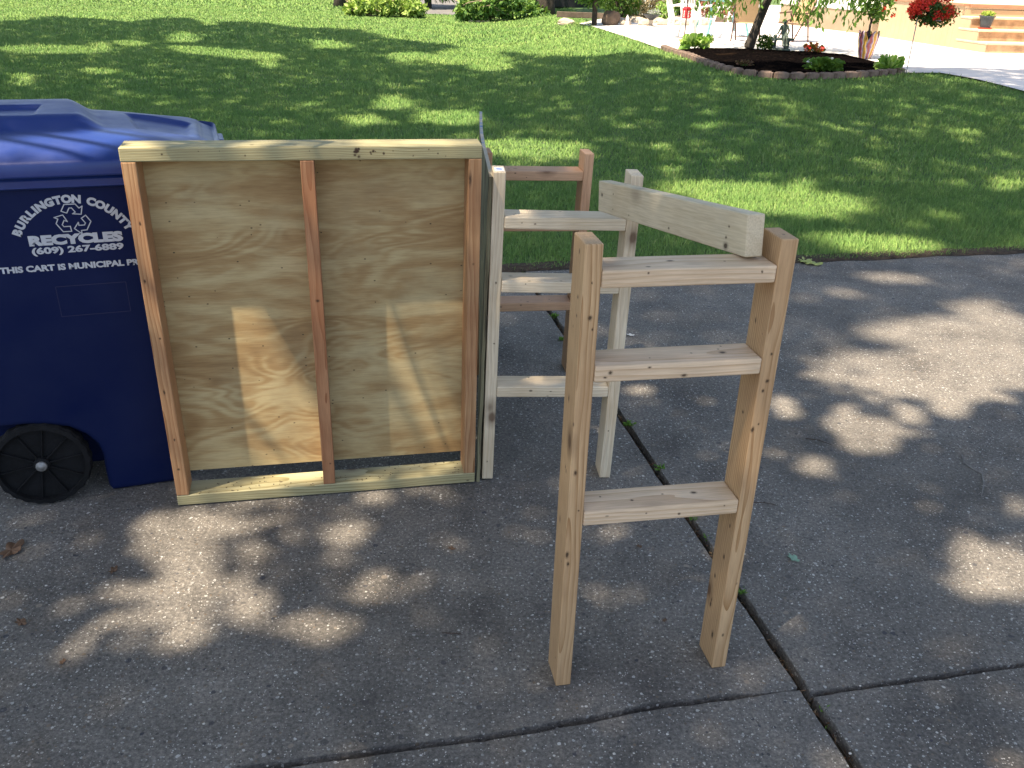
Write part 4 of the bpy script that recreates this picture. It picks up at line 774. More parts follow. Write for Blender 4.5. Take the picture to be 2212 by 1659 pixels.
clump('hosta', 'bright green hosta at the left end of the mulch bed', 'plant', G3(1503, 110), 90, .30, .22, .17, .12, M_hosta)
clump('hosta', 'green hosta at the right end of the mulch bed beside the flower pole', 'plant', G3(1920, 158), 60, .22, .17, .16, .12, M_hosta)
clump('flowering_shrub', 'small white flowering shrub just right of the leaning tree trunk', 'plant', G3(1652, 113), 260, .2, .3, .06, .035, M_dkgreen, fl=(M_whitefl, 14, .03))
clump('coleus_plant', 'orange and red leaved plant at the back edge of the mulch bed', 'plant', G3(1757, 118), 60, .17, .16, .11, .06, M_burg, fl=(M_redflower, 3, .05))
clump('petunia_plant', 'spreading petunia with white flowers in the front of the mulch bed', 'plant', G3(1775, 158), 380, .36, .2, .08, .05, M_midgreen, fl=(M_whitefl, 7, .045))
clump('dried_plant', 'brown dried plant in the front left of the mulch bed', 'plant', G3(1606, 150), 90, .16, .12, .06, .02, M_dry)
# weeping tree
M_weep = leaf_mat('weeping_leaf', (.06, .15, .025), (.14, .27, .05), (.2, .34, .08))
tb = G3(1620, 113); wt = thing('weeping_tree', 'small weeping tree with a leaning dark trunk in the mulch bed', 'tree', tb)
k = MB(); k.tube([(-.10, 0, -.05), (-.03, 0, .08), (.05, 0, .4), (.16, .02, .75), (.34, .05, 1.25), (.45, .1, 1.8)], [.14, .088, .072, .066, .058, .045], 14)
strands = []; rs = random.Random(5)
for q in range(90):
    a = q*2.399; r_ = .5+1.05*rs.random(); tip = Vector((.45+math.cos(a)*r_, .1+math.sin(a)*r_, 1.9+rs.random()*.3)); base_ = Vector((.42, .1, 1.55+.3*rs.random()))
    k.tube([base_, base_.lerp(tip, .5)+Vector((0, 0, .3)), tip], [.022, .014, .006], 5); end = .40+rs.random()**.8*.8
    strands.append((tip, end))
k.build('trunk', M_bark, wt, smooth=True)
P_, D_ = [], []
for tip, end in strands:
    n = int((tip.z-end)/.022)
    for i in range(n):
        f = i/n; P_.append((tip.x+.05*math.sin(f*5+tip.y)+rs.gauss(0, .05), tip.y+rs.gauss(0, .05), tip.z-(tip.z-end)*f)); D_.append((rs.gauss(0, .5), rs.gauss(0, .5), -1))
for _ in range(900):
    a = rs.random()*6.28; r_ = 1.5*rs.random()**.5; P_.append((.45+math.cos(a)*r_, .1+math.sin(a)*r_, 2.0+.5*rs.random()*(1-r_/1.7))); D_.append((rs.gauss(0, .6), rs.gauss(0, .6), -.8))
foliage('crown', P_, D_, .11, .045, M_weep, wt)
# statue of a seated child on a bench
M_patina = plain('verdigris_stone', (.10, .13, .11), .85, .35, 12, bmp=.4)
sp_ = G3(1684, 114); stt = thing('garden_statue', 'grey-green garden statue of a child sitting on a small bench under the tree', 'statue', sp_, .1)
k = MB(); k.box(-.17, .15, -.08, .10, .0, .07, .01); k.box(-.15, -.10, -.06, .08, .07, .20, .01); k.box(.08, .13, -.06, .08, .07, .20, .01); k.box(-.20, .19, -.09, .11, .20, .235, .008); k.build('bench', M_patina, stt)
def skin(name, verts, edges, m, parent=None, sub=2, root=0):
    me = bpy.data.meshes.new(name); me.from_pydata([v_[0] for v_ in verts], edges, []); o = link(name, me, m, parent); o.modifiers.new('s', 'SKIN')
    sk_ = me.skin_vertices[0].data
    for i, v_ in enumerate(verts): r = v_[1]; sk_[i].radius = (r, r) if not isinstance(r, tuple) else r
    sk_[root].use_root = True; ms = o.modifiers.new('d', 'SUBSURF'); ms.levels = ms.render_levels = sub
    for p in me.polygons: p.use_smooth = True
    return o
SV = [((.02, .0, .27), .055), ((.02, .0, .34), .045), ((.02, -.01, .42), .048), ((.015, -.01, .455), .022), ((.01, -.015, .49), .042), ((.008, -.02, .525), .038),
      ((-.035, -.02, .425), .022), ((-.07, -.04, .36), .018), ((-.11, -.06, .29), .014), ((.07, -.02, .425), .022), ((.09, -.05, .35), .018), ((.06, -.09, .29), .014),
      ((-.01, -.07, .26), .033), ((-.01, -.12, .24), .028), ((-.005, -.125, .14), .02), ((-.005, -.15, .11), .018), ((.05, -.07, .26), .033), ((.055, -.12, .24), .028), ((.055, -.12, .14), .02), ((.055, -.145, .11), .018)]
skin('figure', SV, [(0, 1), (1, 2), (2, 3), (3, 4), (4, 5), (2, 6), (6, 7), (7, 8), (2, 9), (9, 10), (10, 11), (0, 12), (12, 13), (13, 14), (14, 15), (0, 16), (16, 17), (17, 18), (18, 19)], M_patina, stt)
MB().rock((-.13, -.03, .265), .03, 3, 2, (1.2, 1, 1), .3).build('bird', M_patina, stt)

# flower basket on a thin pole
M_pole = plain('grey_pole', (.35, .36, .38), .5, .1, 20, metal=.5); M_blackpl = plain('black_planter', (.03, .035, .04), .5, .2, 10)
pb = G3(1957, 160); pt_z = .80; hp = thing('flower_pole', 'thin metal pole rising from the right end of the mulch bed to the red flowers', 'pole', pb)
MB().tube([(0, 0, -.1), (0, 0, .80)], .007, 6).tube([(0, 0, .80), (.02, 0, .83), (.12, 0, .83)], .007, 6).build('shaft', M_pole, hp); MB().lathe([(.12, 0), (.125, .01), (.115, .012), (.0001, .008)], 20, (.2, 0, .703)).build('tray', M_pole, hp)
hb = thing('flower_basket', 'basket overflowing with bright red flowers on the thin metal pole', 'flower basket', pb+Vector((.21, 0, .715)))
MB().lathe([(.07, 0), (.12, .12), (.13, .12), (.12, .11), (.0001, .10)], 20).build('pot', M_blackpl, hb)
P = cloud(900, (.02, 0, .08), (.34, .26, .17), -.15, 5, 2); foliage('foliage', P, rdir(len(P), -.3), .05, .03, M_dkgreen, hb)
P = cloud(1100, (-.02, 0, .11), (.35, .27, .17), -.05, 5, 9); P = P[(P[:, 2] > .02) | (rng.random(len(P)) < .35)]; P = np.repeat(P, 3, 0)+rng.normal(size=(len(P)*3, 3))*.008; foliage('flowers', P, rdir(len(P), .3), .033, .03, M_redflower, hb)
# hibiscus in a painted pot
pp = G3(1867, 129); M_nurs = M_blackpl
def tulip_mat():
    m, nt, b = mat('painted_tulip_glaze'); v = vec(nt, 'Object'); s_ = N(nt, 'SeparateXYZ'); L(nt, v, s_.inputs[0]); ang = math_(nt, 'ARCTAN2', s_.outputs[1], s_.outputs[0]); st_ = math_(nt, 'SINE', math_(nt, 'ADD', math_(nt, 'MULTIPLY', ang, 6), math_(nt, 'MULTIPLY', noise_(nt, v, 9, 3), 4)))
    c = ramp(nt, math_(nt, 'MULTIPLY_ADD', st_, .5, .5), [(0, (.35, .08, .07)), (.35, (.28, .2, .32)), (.6, (.62, .45, .5)), (.85, (.65, .5, .08)), (1, (.5, .2, .05))]); L(nt, c, b.inputs['Base Color']); b.inputs['Roughness'].default_value = .35; return m
fp = thing('tulip_planter', 'tulip shaped planter with purple and yellow painted petals on the patio', 'planter', pp); k = MB(); t = bmesh.new(); n = 60; rings = []
for q in range(12):
    f = q/11; rings.append([t.verts.new(((.085+.075*f**.8)*math.cos(2*math.pi*kk/n), (.085+.075*f**.8)*math.sin(2*math.pi*kk/n), .30*f+(.14*abs(math.cos(2.5*2*math.pi*kk/n))*f**2))) for kk in range(n)])
for A, B in zip(rings, rings[1:]):
    for kk in range(n): t.faces.new((A[kk], A[(kk+1) % n], B[(kk+1) % n], B[kk]))
t.faces.new(rings[0][::-1]); k.add(t); ob = k.build('petals', tulip_mat(), fp, smooth=True); ob.modifiers.new('so', 'SOLIDIFY').thickness = .012
hbs = thing('hibiscus_plant', 'leafy hibiscus with a few red flowers in a black pot inside the tulip planter', 'plant', pp+Vector((0, 0, .02)))
MB().lathe([(.08, 0), (.115, .34), (.125, .34), (.12, .36), (.105, .36), (.10, .33), (.0001, .33)], 20).build('pot', M_blackpl, hbs)
MB().tube([(0, 0, .3), (-.01, 0, .5), (.03, 0, .75), (.04, 0, 1.1)], [.02, .018, .015, .01], 8).tube([(0, 0, .55), (-.12, .05, .8), (-.2, .05, 1.0)], [.012, .01, .006], 6).tube([(0.02, 0, .6), (.16, -.05, .8), (.24, -.02, 1.0)], [.012, .01, .006], 6).build('stem', M_bark, hbs)
P = cloud(420, (.05, 0, .95), (.33, .3, .42), -.12, 4, 4); foliage('foliage', P, rdir(len(P), -.2), .09, .055, M_midgreen, hbs)
[foliage('flower', np.repeat(np.array([f_]), 8, 0), rdir(8), .05, .04, M_redflower, hbs) for f_ in ((.27, -.15, .65), (.3, -.1, .9), (.15, -.2, 1.05), (.05, -.25, .75), (-.1, -.2, 1.0))]
# white umbrella base, table, sling chairs, plastic chairs
M_whitepl = plain('white_plastic', (.8, .79, .77), .45, .04, 6); M_teal = plain('teal_metal', (.16, .34, .36), .4, .2, 14, metal=.2); M_brownm = plain('brown_metal', (.10, .055, .05), .5, .25, 14, metal=.2); M_sling = plain('tan_sling', (.42, .29, .17), .8, .1, 90)
ub_ = G3(1568, 84); ut = thing('umbrella_base', 'white plastic umbrella base under the patio table', 'umbrella base', ub_); MB().lathe([(.25, .0), (.26, .03), (.24, .09), (.14, .15), (.05, .18), (.045, .26), (.0001, .26)], 32).build('weight', M_whitepl, ut, smooth=True); MB().tube([(0, 0, .2), (0, 0, 2.3)], .02, 10).build('pole', M_whitepl, ut)
tq = G3(1556, 80); tb_ = thing('patio_table', 'teal framed glass patio table behind the mulch bed', 'table', tq, .15)
def glass():
    m, nt, b = mat('table_glass'); b.inputs['Base Color'].default_value = (.55, .75, .75, 1); b.inputs['Transmission Weight'].default_value = .85; b.inputs['Roughness'].default_value = .08; return m
MB().box(-.42, .42, -.42, .42, .690, .697, .002).build('tabletop', glass(), tb_)
k = MB(); 
for a_, b__ in (((-.45, -.45), (.45, -.45)), ((.45, -.45), (.45, .45)), ((.45, .45), (-.45, .45)), ((-.45, .45), (-.45, -.45))): k.box(min(a_[0], b__[0])-.02, max(a_[0], b__[0])+.02, min(a_[1], b__[1])-.02, max(a_[1], b__[1])+.02, .675, .71, .005)
k.build('table_frame', M_teal, tb_)
for sx, sy in ((-1, -1), (1, -1), (-1, 1), (1, 1)): MB().tube([(sx*.42, sy*.40, .68), (sx*.36, sy*.34, .35), (sx*.44, sy*.43, .0)], .026, 8).build('leg', M_teal, tb_)
def sling(label, pos, rz):
    t = thing('folding_chair', label, 'folding chair', pos, rz, 'tan sling folding chairs on the patio'); w_2 = .23
    for s_ in (-1, 1):
        x = s_*w_2; MB().tube([(x, -.16, .0), (x, .05, .38), (x, .14, .42)], .016, 6).build('leg', M_brownm, t); MB().tube([(x, .24, .0), (x, .16, .40), (x, .10, .52)], .016, 6).build('leg', M_brownm, t)
        MB().tube([(x*1.02, .12, .36), (x*1.02, .34, .92)], .016, 6).build('back_post', M_brownm, t); MB().tube([(x*1.05, -.2, .52), (x*1.05, .2, .55)], .013, 6).build('armrest', M_brownm, t)
    MB().tube([(-w_2, -.2, .36), (w_2, -.2, .36)], .009, 6).tube([(-w_2, -.2, .36), (-w_2, .16, .34)], .009, 6).tube([(w_2, -.2, .36), (w_2, .16, .34)], .009, 6).tube([(-w_2, .24, .12), (w_2, .24, .12)], .007, 6).build('seat_frame', M_brownm, t)
    MB().box(-.215, .215, -.19, .15, .345, .353, .002).build('seat', M_sling, t); MB().box(-.215, .215, -.004, .004, 0, .60, .002).build('backrest', M_sling, t, Matrix.Translation((0, .14, .37)) @ Matrix.Rotation(-math.radians(21), 4, 'X')); return t
sling('tan sling folding chair seen from behind, left of the leaning tree trunk', G3(1610, 92), 2.7); sling('tan sling folding chair turned sideways, between the tree and the house wall', G3(1707, 92), -1.15)
def mono(label, pos, rz):
    t = thing('plastic_chair', label, 'plastic chair', pos, rz, 'white plastic chairs on the patio'); MB().box(-.23, .23, -.22, .22, .36, .385, .012).build('seat', M_whitepl, t)
    k = MB(); 
    for q in range(6): x = -.17+q*.068; k.box(x-.018, x+.018, -.008, .008, .0, .42, .003, 1, M=Matrix.Translation((0, .22, .38)) @ Matrix.Rotation(-.25, 4, 'X'))
    k.tube([(-.23, .21, .37), (-.225, .28, .62), (-.15, .34, .84), (0, .36, .88), (.15, .34, .84), (.225, .28, .62), (.23, .21, .37)], .02, 8); k.build('backrest', M_whitepl, t, smooth=False)
    for s_ in (-1, 1):
        MB().tube([(s_*.23, -.22, .36), (s_*.27, -.24, .58), (s_*.28, -.1, .62), (s_*.27, .12, .61), (s_*.235, .27, .58)], .02, 8).build('armrest', M_whitepl, t)
        for sy in (-1, 1): MB().tube([(s_*.22, sy*.2, .38), (s_*.26, sy*.25, 0)], [.028, .018], 8).build('leg', M_whitepl, t)
    return t
mono('white plastic chair facing left on the patio, behind the red lantern', G3(1470, 84), 1.25); mono('white plastic chair nearer the table, right of the red lantern', G3(1503, 84), 2.3)
# red lantern on a stand
lp = G3(1477, 92); M_redp = plain('red_lantern_metal', (.55, .03, .04), .5, .15, 14); ls = thing('lantern_stand', 'thin brown metal stand with a foot at the left end of the mulch bed', 'stand', lp)
MB().tube([(0, 0, 0), (0, 0, 1.25)], .012, 8).tube([(0, 0, 1.0), (.0, -.03, 1.06), (-.02, -.1, 1.02)], .006, 6).build('post', M_brownm, ls); MB().box(-.09, .09, -.09, .09, 0, .012, .003).build('foot', M_brownm, ls)
lt = thing('lantern', 'square red lantern with white cut-outs hanging from the brown stand', 'lantern', lp+Vector((-.02, -.1, .42)), .5); MB().box(-.055, .055, -.055, .055, 0, .16, .004).build('body', M_redp, lt)
k = MB()
for z in (.03, .06, .09, .12): k.box(-.012, .012, -.0575, -.0555, z-.008, z+.012, .0005, 1); k.box(-.0575, -.0555, -.012, .012, z-.008, z+.012, .0005, 1)
tag(k.build('cut_out', M_whitepl, lt), kind='stuff'); MB().prism([(-.06, .16), (.06, .16), (.015, .20), (-.015, .20)], -.06, .06).build('roof', M_redp, lt); MB().tube([(0, 0, .2), (0, 0, .6)], .002, 5).build('chain', M_brownm, lt)
hk = G3(1475, 109); hkt = thing('shepherd_hook', 'hair-thin dark metal rod standing in the left end of the bed', 'garden hook', hk); MB().tube([(0, 0, 0), (0, 0, 1.3), (.04, 0, 1.38), (.1, 0, 1.34)], .0045, 6).build('rod', M_brownm, hkt)

# deck with siding, steps, house
M_siding = plain('cream_siding', (.46, .34, .22), .7, .06, 3); M_cap = plain('brown_cap', (.36, .19, .12), .7, .15, 6); M_found = plain('tan_foundation', (.30, .235, .165), .9, .15, 3, bmp=.2); M_white = plain('white_siding', (.75, .74, .72), .6, .04, 2); M_tread = plain('pale_stone_tread', (.62, .48, .34), .8, .12, 5); M_riser = plain('weathered_riser', (.42, .27, .16), .85, .35, 6)
dA = G3(1893, 80.5); dB = G3(2127, 116.5); dB.z = dA.z = .4; du = (dB-dA).normalized(); dl = (dB-dA).length; dn = Vector((du.y, -du.x, 0))     # along the siding, towards the camera; dn away from the lawn
if dn.x < 0: dn = -dn
DH = .80
def MF(o, x, y): M = Matrix((x, y, Vector((0, 0, 1)))).transposed().to_4x4(); M.translation = o; return M
MD = MF(dA, du, dn); deck = thing('deck', 'raised deck with cream board siding and a brown cap beside the patio', 'deck', dA)
Mi = Matrix.Translation(-dA)
SY = dl-.95     # siding full height up to the steps
k = MB(); nb_ = 17
for q in range(nb_): k.box(SY*q/nb_, SY*(q+1)/nb_-.004, .0, .02+(.004 if q % 2 else 0), .0, DH-.03, .002, 1)
k.box(0, SY, .02, .03, 0, DH-.03, 0); k.build('siding', M_siding, deck, Mi @ MD)
MB().box(-.03, SY+.02, -.03, .12, DH-.03, DH+.01, .005).build('cap', M_cap, deck, Mi @ MD)
MB().box(0, SY, .03, 8, DH-.08, DH, 0).build('floor', M_tread, deck, Mi @ MD)
MB().box(SY, SY+.02, .04, 8, 0, DH-.09, 0).build('riser_board', M_siding, deck, Mi @ MD)
MB().box(SY, SY+.05, .12, 8, DH-.05, DH+.008, .003).build('nosing', M_cap, deck, Mi @ MD)
CHEEK = True
sp2 = thing('steps', 'three pale stone steps going up to the deck at the right edge', 'steps', dB)
for q in range(3):
    y1 = dl-.30*q; h = .20*(q+1)
    MB().box(SY+.022, y1, -.022, -.001, h-.20, h-.045, .002).build('side_board', M_siding, sp2, Matrix.Translation(-dB) @ MD); MB().box(SY+.022, y1, .0, 8, h-.20, h-.045, .004).build('riser', M_riser, sp2, Matrix.Translation(-dB) @ MD); MB().box(SY+.022, y1+.03, -.03, 8, h-.044, h, .012).build('tread', M_tread, sp2, Matrix.Translation(-dB) @ MD)
# black pot on the second step
bp_ = MD @ Vector((dl-.42, .17, .405)); bpt = thing('flower_pot', 'dark ribbed pot of lime green plants on a red saucer on the second step', 'flower pot', bp_)
k = MB(); t = bmesh.new(); n = 64; rings = []
for r_, z in ((.085, .02), (.125, .20), (.14, .20), (.142, .225), (.125, .225), (.12, .20), (.001, .20)): rings.append([t.verts.new((r_*(1-.02*(kk % 4 < 2))*math.cos(2*math.pi*kk/n), r_*(1-.02*(kk % 4 < 2))*math.sin(2*math.pi*kk/n), z)) for kk in range(n)])
for A, B in zip(rings, rings[1:]):
    for kk in range(n): t.faces.new((A[kk], A[(kk+1) % n], B[(kk+1) % n], B[kk]))
t.faces.new(rings[0][::-1]); k.add(t); k.build('pot', plain('dark_ribbed_pot', (.05, .06, .07), .5, .1, 9), bpt); MB().lathe([(.11, 0), (.13, .018), (.125, .02), (.10, .01), (.0001, .01)], 28).build('saucer', plain('red_saucer', (.5, .10, .06), .5, .1, 9), bpt)
P = cloud(260, (0, 0, .24), (.125, .125, .05), -.5, 5, 3); foliage('foliage', P, rdir(len(P), .8), .04, .025, M_lime, bpt)
for q, (al, w2, lab) in enumerate(((.25, .11, 'clay planter with small plants on the far corner of the deck'), (.9, .09, 'small clay bowl of plants on the deck, nearer than the clay planter'))):
    o_ = MD @ Vector((al, .08, DH+.012)); t = thing('deck_planter', lab, 'planter', o_); MB().lathe([(w2*.7, 0), (w2, .09), (w2*1.05, .09), (w2*.95, .08), (.0001, .08)], 20).build('pot', plain('clay', (.4, .2, .12), .7, .1, 8), t); P = cloud(60, (0, 0, .12), (w2, w2, .06), -.6, 5, q); foliage('foliage', P, rdir(len(P), .8), .05, .03, M_midgreen, t)
# house
hA = G3(1738, 59.5); hB = G3(1880, 77); hA.z = hB.z = .4; hu = (hB-hA).normalized(); hn = Vector((-hu.y, hu.x, 0)); hl = (hB-hA).length
if hn.y < 0: hn = -hn
hA = hA-hu*1.2; hl += 1.2+.0; MH = MF(hA, hu, hn); hs = thing('house', 'white sided house on a tan foundation behind the patio', 'house', hA); Mi = Matrix.Translation(-hA)
MB().box(0, hl, 0, 6, -.1, .50, .005).build('foundation', M_found, hs, Mi @ MH)
k = MB()
for q in range(16): k.prism([(0, 0), (.02, 0), (.006, .13), (0, .13)], -.02, hl+.02, M=Matrix.Translation((0, 0, .5+.13*q)) @ Matrix(((0, 1, 0, 0), (-1, 0, 0, 0), (0, 0, 1, 0), (0, 0, 0, 1))))
k.box(-.02, hl+.02, .001, 6.02, .5, 2.6, 0); k.build('wall', M_white, hs, Mi @ MH)
MB().prism([(-.4, 2.6), (hl+.4, 2.6), (hl+.4, 2.75), (-.4, 2.75)], -.4, 6.4).build('roof', plain('grey_shingle', (.12, .11, .11), .9, .2, 8), hs, Mi @ MH)
MB().box(hl*.55, hl*.62, -.02, 0, .56, .60, .003).build('vent', M_white, hs, Mi @ MH)
hd = MD @ Vector((-3.0, 1.2, 0)); hwg = thing('house_wing', 'white wall of the house standing behind the deck at the top right', 'house', hd)
MB().box(-.5, 9, 1.9, 5, 0, 3.2, .01).build('wall', M_white, hwg, Matrix.Translation(-hd) @ MD); MB().box(-.8, 9.3, 1.5, 5.4, 3.2, 3.35, .01).build('roof', M_cap, hwg, Matrix.Translation(-hd) @ MD)

# ================================================================== far background
def B3(px, py): p = at(px, py); return Vector((p.x, p.y, float(gz(p.x, p.y))))
M_asph = plain('grey_street', (.16, .155, .15), .9, .15, 1.2, bmp=.2); c0, c1 = B3(1232, 44), B3(700, 20)
sheet('street', [(-60, 52), (-9, 50), (-5.2, 34.5), (-4, 32.6), (4.2, 32.6), (14, 35), (60, 36), (60, 56), (-60, 62)], .012, M_asph)
sheet('planting_bed', [(1.2, 26.5), (5.5, 25.2), (10, 28), (12, 32.3), (3.4, 32.3)], .012+.4*0, plain('brown_soil_bed', (.075, .05, .032), .95, .5, 5, bmp=.5)) if False else None
def shrub(name, label, cat, pos, r, h, n, Lf, Wf, m, trunk=True, group=None, thr=-.12, lift=.5):
    t = thing(name, label, cat, pos, 0, group); P = cloud(n, (0, 0, h*lift), (r, r, h*.5), thr, 2.5/r, hash(label) % 17); foliage('crown', P, rdir(len(P), -.2), Lf, Wf, m, t)
    k = MB(); 
    for q in range(5): a = q*1.3; k.tube([(0, 0, -.05), (math.cos(a)*r*.25, math.sin(a)*r*.25, h*.35), (math.cos(a)*r*.6, math.sin(a)*r*.6, h*.75)], [.035, .02, .008], 6)
    k.build('trunk', M_bark, t); return t
pf = B3(1283, 56); t = thing('small_tree', 'small leafy green tree with a slim trunk and a red feeder, beside the patio corner', 'tree', pf); MB().tube([(0, 0, -.1), (0, 0, .5), (.02, 0, 1.2), (.05, 0, 2.2)], [.07, .06, .05, .03], 10).build('trunk', M_bark, t)
P = cloud(2600, (-.05, 0, 1.35), (.75, .7, .95), -.15, 2.2, 3); foliage('crown', P, rdir(len(P), -.6), .13, .075, M_midgreen, t)
fd = thing('bird_feeder', 'small red house shaped bird feeder hanging from the leafy tree', 'bird feeder', pf+Vector((-.13, -.55, .62))); MB().box(-.07, .07, -.05, .05, .03, .2, .004).build('body', M_redp, fd); MB().box(-.10, .10, -.08, .08, 0, .02, .004).build('tray', M_redp, fd); MB().prism([(-.1, .2), (.1, .2), (0, .3)], -.08, .08).build('roof', M_redp, fd); MB().tube([(0, 0, .3), (0, 0, .8)], .003, 5).build('wire', M_brownm, fd)
shrub('evergreen_shrub', 'dark green shrub right of the leafy tree', 'shrub', B3(1338, 46), .55, 1.3, 1400, .12, .06, M_dkgreen)
shrub('variegated_shrub', 'pale brown leaved shrub left of the white chairs', 'shrub', B3(1395, 44), .62, 1.1, 1500, .09, .06, M_pale)
shrub('golden_shrub', 'small yellow-green shrub just left of the white chairs', 'shrub', B3(1432, 50), .28, .5, 420, .07, .045, M_hosta)
shrub('plum_shrub', 'reddish plum leaved shrub behind the patio table', 'shrub', B3(1553, 42), .75, 1.0, 1400, .10, .06, M_plum)
shrub('dark_shrub', 'dark leafy shrub behind the left white chair', 'shrub', B3(1470, 36), .6, 1.2, 1200, .12, .06, M_dkgreen)
M_rock = plain('brown_boulder', (.13, .095, .07), .95, .3, 4, bmp=.5); M_palerock = plain('pale_border_rock', (.42, .36, .29), .95, .25, 5, bmp=.5)
tag(MB().rock((0, 0, .14), .22, 4, 3, (1, .8, .9), .2).build('boulder', M_rock, None, Matrix.Translation(B3(1319, 55))), 'dark brown rounded boulder at the edge of the patio', 'boulder')
tag(MB().rock((0, 0, .05), .2, 8, 3, (1.1, .6, .5), .25).build('boulder', M_palerock, None, Matrix.Translation(B3(1222, 54))), 'flat pale rock lying at the lawn end of the rock border', 'rock')
for q in range(15):
    f = q/14; px_ = 1338+f*190; p = B3(px_, 51+4*math.sin(q*2)+f*3); tag(MB().rock((0, 0, .05), .17, q+20, 2, (1.25, .7, .6), .3).build('border_rock', M_palerock, None, Matrix.Translation(p) @ Matrix.Rotation(q, 4, 'Z')), 'low pale rock in the border behind the patio', 'rock', 'rocks bordering the patio')
gp = B3(1354, 57); t = thing('garden_gnome', 'tiny white figurine at the edge of the patio right of the boulder', 'figurine', gp); MB().lathe([(.05, 0), (.055, .05), (.04, .11), (.025, .13), (.035, .16), (.03, .19), (.0001, .25)], 16).build('body', M_whitepl, t, smooth=True)
gu = B3(1405, 59); t = thing('garden_urn', 'low dark urn on a pale pedestal with grey plants at the patio edge', 'urn', gu); MB().lathe([(.10, 0), (.10, .03), (.05, .06), (.045, .14), (.06, .16), (.0001, .16)], 20).build('pedestal', M_palerock, t, smooth=True); MB().lathe([(.05, .16), (.12, .21), (.19, .27), (.20, .28), (.18, .27), (.0001, .22)], 24).build('bowl', M_blackpl, t, smooth=True); P = cloud(80, (.04, 0, .32), (.14, .12, .06), -.6, 5, 1); foliage('foliage', P, rdir(len(P), .8), .08, .03, leaf_mat('grey_leaf', (.3, .32, .3), (.5, .52, .5)), t)
tag(MB().box(-2.4, 2.4, -.05, .05, 0, .14, .01).build('timber_edging', plain('grey_timber', (.13, .10, .08), .9, .3, 8), None, Matrix.Translation(B3(1400, 44)) @ Matrix.Rotation(-.05, 4, 'Z')), 'long low weathered timber edging behind the border rocks', 'timber edging')
# piles of cut branches
M_cut = leaf_mat('cut_leaf_sunlit', (.16, .28, .05), (.38, .52, .12), (.52, .62, .22), trans=.3); M_cut_shaded = leaf_mat('cut_leaf_shaded', (.04, .10, .03), (.13, .26, .06), (.30, .44, .13), trans=.3)  # same cut leaves twice: sunlight put into the first colours, shade into the second
def brush(label, c, rx, ry, h, m, n, side, seed):
    t = thing('branch_pile', label, 'branch pile', c); rl = random.Random(seed*7); Ps = []
    for q in range(16):
        lx = rl.uniform(-.75, .85)*rx; hh = h*(.35+.55*(1-abs(lx/rx+.0)**1.5))*rl.uniform(.5, 1.0); Ps.append(cloud(n//16, (lx, rl.uniform(-.5, .4)*ry, hh*.6), (rl.uniform(.22, .42), rl.uniform(.25, .4), hh*.42), -.15, 5, seed+q))
    P = np.concatenate(Ps); P = P[P[:, 2] > .0]; Dv = rdir(len(P), -.5); foliage('foliage', P, Dv, .20, .10, m, t)
    r_ = random.Random(seed); k = MB()
    for q in range(34):
        a = r_.uniform(-.5, .5)+(math.pi if side < 0 else 0); x0 = side*rx*r_.uniform(.25, .95); p0 = Vector((x0, r_.uniform(-.4, .3)*ry, r_.uniform(.03, .5)*h)); ln = r_.uniform(.6, 1.2)
        d_ = Vector((side*math.cos(a*.8)*1, r_.uniform(-.6, .6), r_.uniform(-.15, .35))).normalized(); k.tube([p0, p0+d_*ln*.5+Vector((0, 0, r_.uniform(-.08, .08))), p0+d_*ln], [r_.uniform(.018, .034), .016, .008], 5)
    k.build('branches', plain('pale_bark', (.30, .235, .17), .9, .3, 14), t); return t
b1 = B3(835, 36); b2 = B3(1080, 46)
brush('sunlit yellow-green pile of cut leafy branches, left of the two piles', b1, 1.35, .75, 1.05, M_cut, 4200, -1, 3)
brush('darker pile of cut leafy branches with shade put into its leaf colour, right of the two piles', b2, 1.5, .8, 1.1, M_cut_shaded, 4400, -1, 5)
tag(MB().tube([(0, 0, .04), (.35, .02, .045), (.6, .0, .04)], [.035, .04, .035], 10).build('cut_log', plain('pale_wood', (.5, .42, .3), .8, .15, 12), None, Matrix.Translation(B3(1012, 49)) @ Matrix.Rotation(.1, 4, 'Z')), 'short pale cut log on the grass in front of the darker branch pile', 'log')
# trunks, conifers and cars across the lawn
for px_, py_, r_, lab in ((1178, 34, .28, 'dark tree trunk beside the parked car, right of the branch piles'), (735, 14, .22, 'dark tree trunk at the top of the lawn, left of the branch piles')):
    p = B3(px_, py_); t = thing('shade_tree', lab, 'tree', p); MB().tube([(0, 0, -.2), (0, 0, .3), (.05, 0, 2), (.1, 0, 5)], [r_*1.3, r_, r_*.9, r_*.8], 14).build('trunk', M_bark, t, smooth=True)
    P = cloud(2600, (0, 0, 6.2), (2.6, 2.6, 2.0), -.1, 1, 4); foliage('crown', P, rdir(len(P)), .35, .22, M_oak, t)
for q, (px_, py_, r_, h_) in enumerate(((925, 18, 1.4, 4.5), (1020, 16, 1.3, 4.2), (1130, 14, 1.2, 4.4), (1215, 16, .7, 3))):
    p = B3(px_, py_); t = thing('spruce_tree', ('drooping dark spruce between the two branch piles', 'drooping dark spruce above the right branch pile', 'dark spruce behind the parked car', 'slim dark spruce left of the leafy tree')[q], 'tree', p, 0, 'dark spruces at the end of the lawn')
    z = rng.uniform(.35, h_, 3400); rr_ = r_*(1-z/h_*.85); a = rng.uniform(0, 2*np.pi, 3400); q_ = rng.uniform(.5, 1, 3400)**.5*(.75+.25*np.sin(z*9+a*3)); P = np.stack([np.cos(a)*rr_*q_, np.sin(a)*rr_*q_, z], 1); foliage('crown', P, np.stack([np.cos(a), np.sin(a), -1.1+0*a], 1)+rng.normal(size=(3400, 3))*.3, .24, .05, M_dkgreen, t); MB().tube([(0, 0, 0), (0, 0, h_)], [.14, .02], 8).build('trunk', M_bark, t)
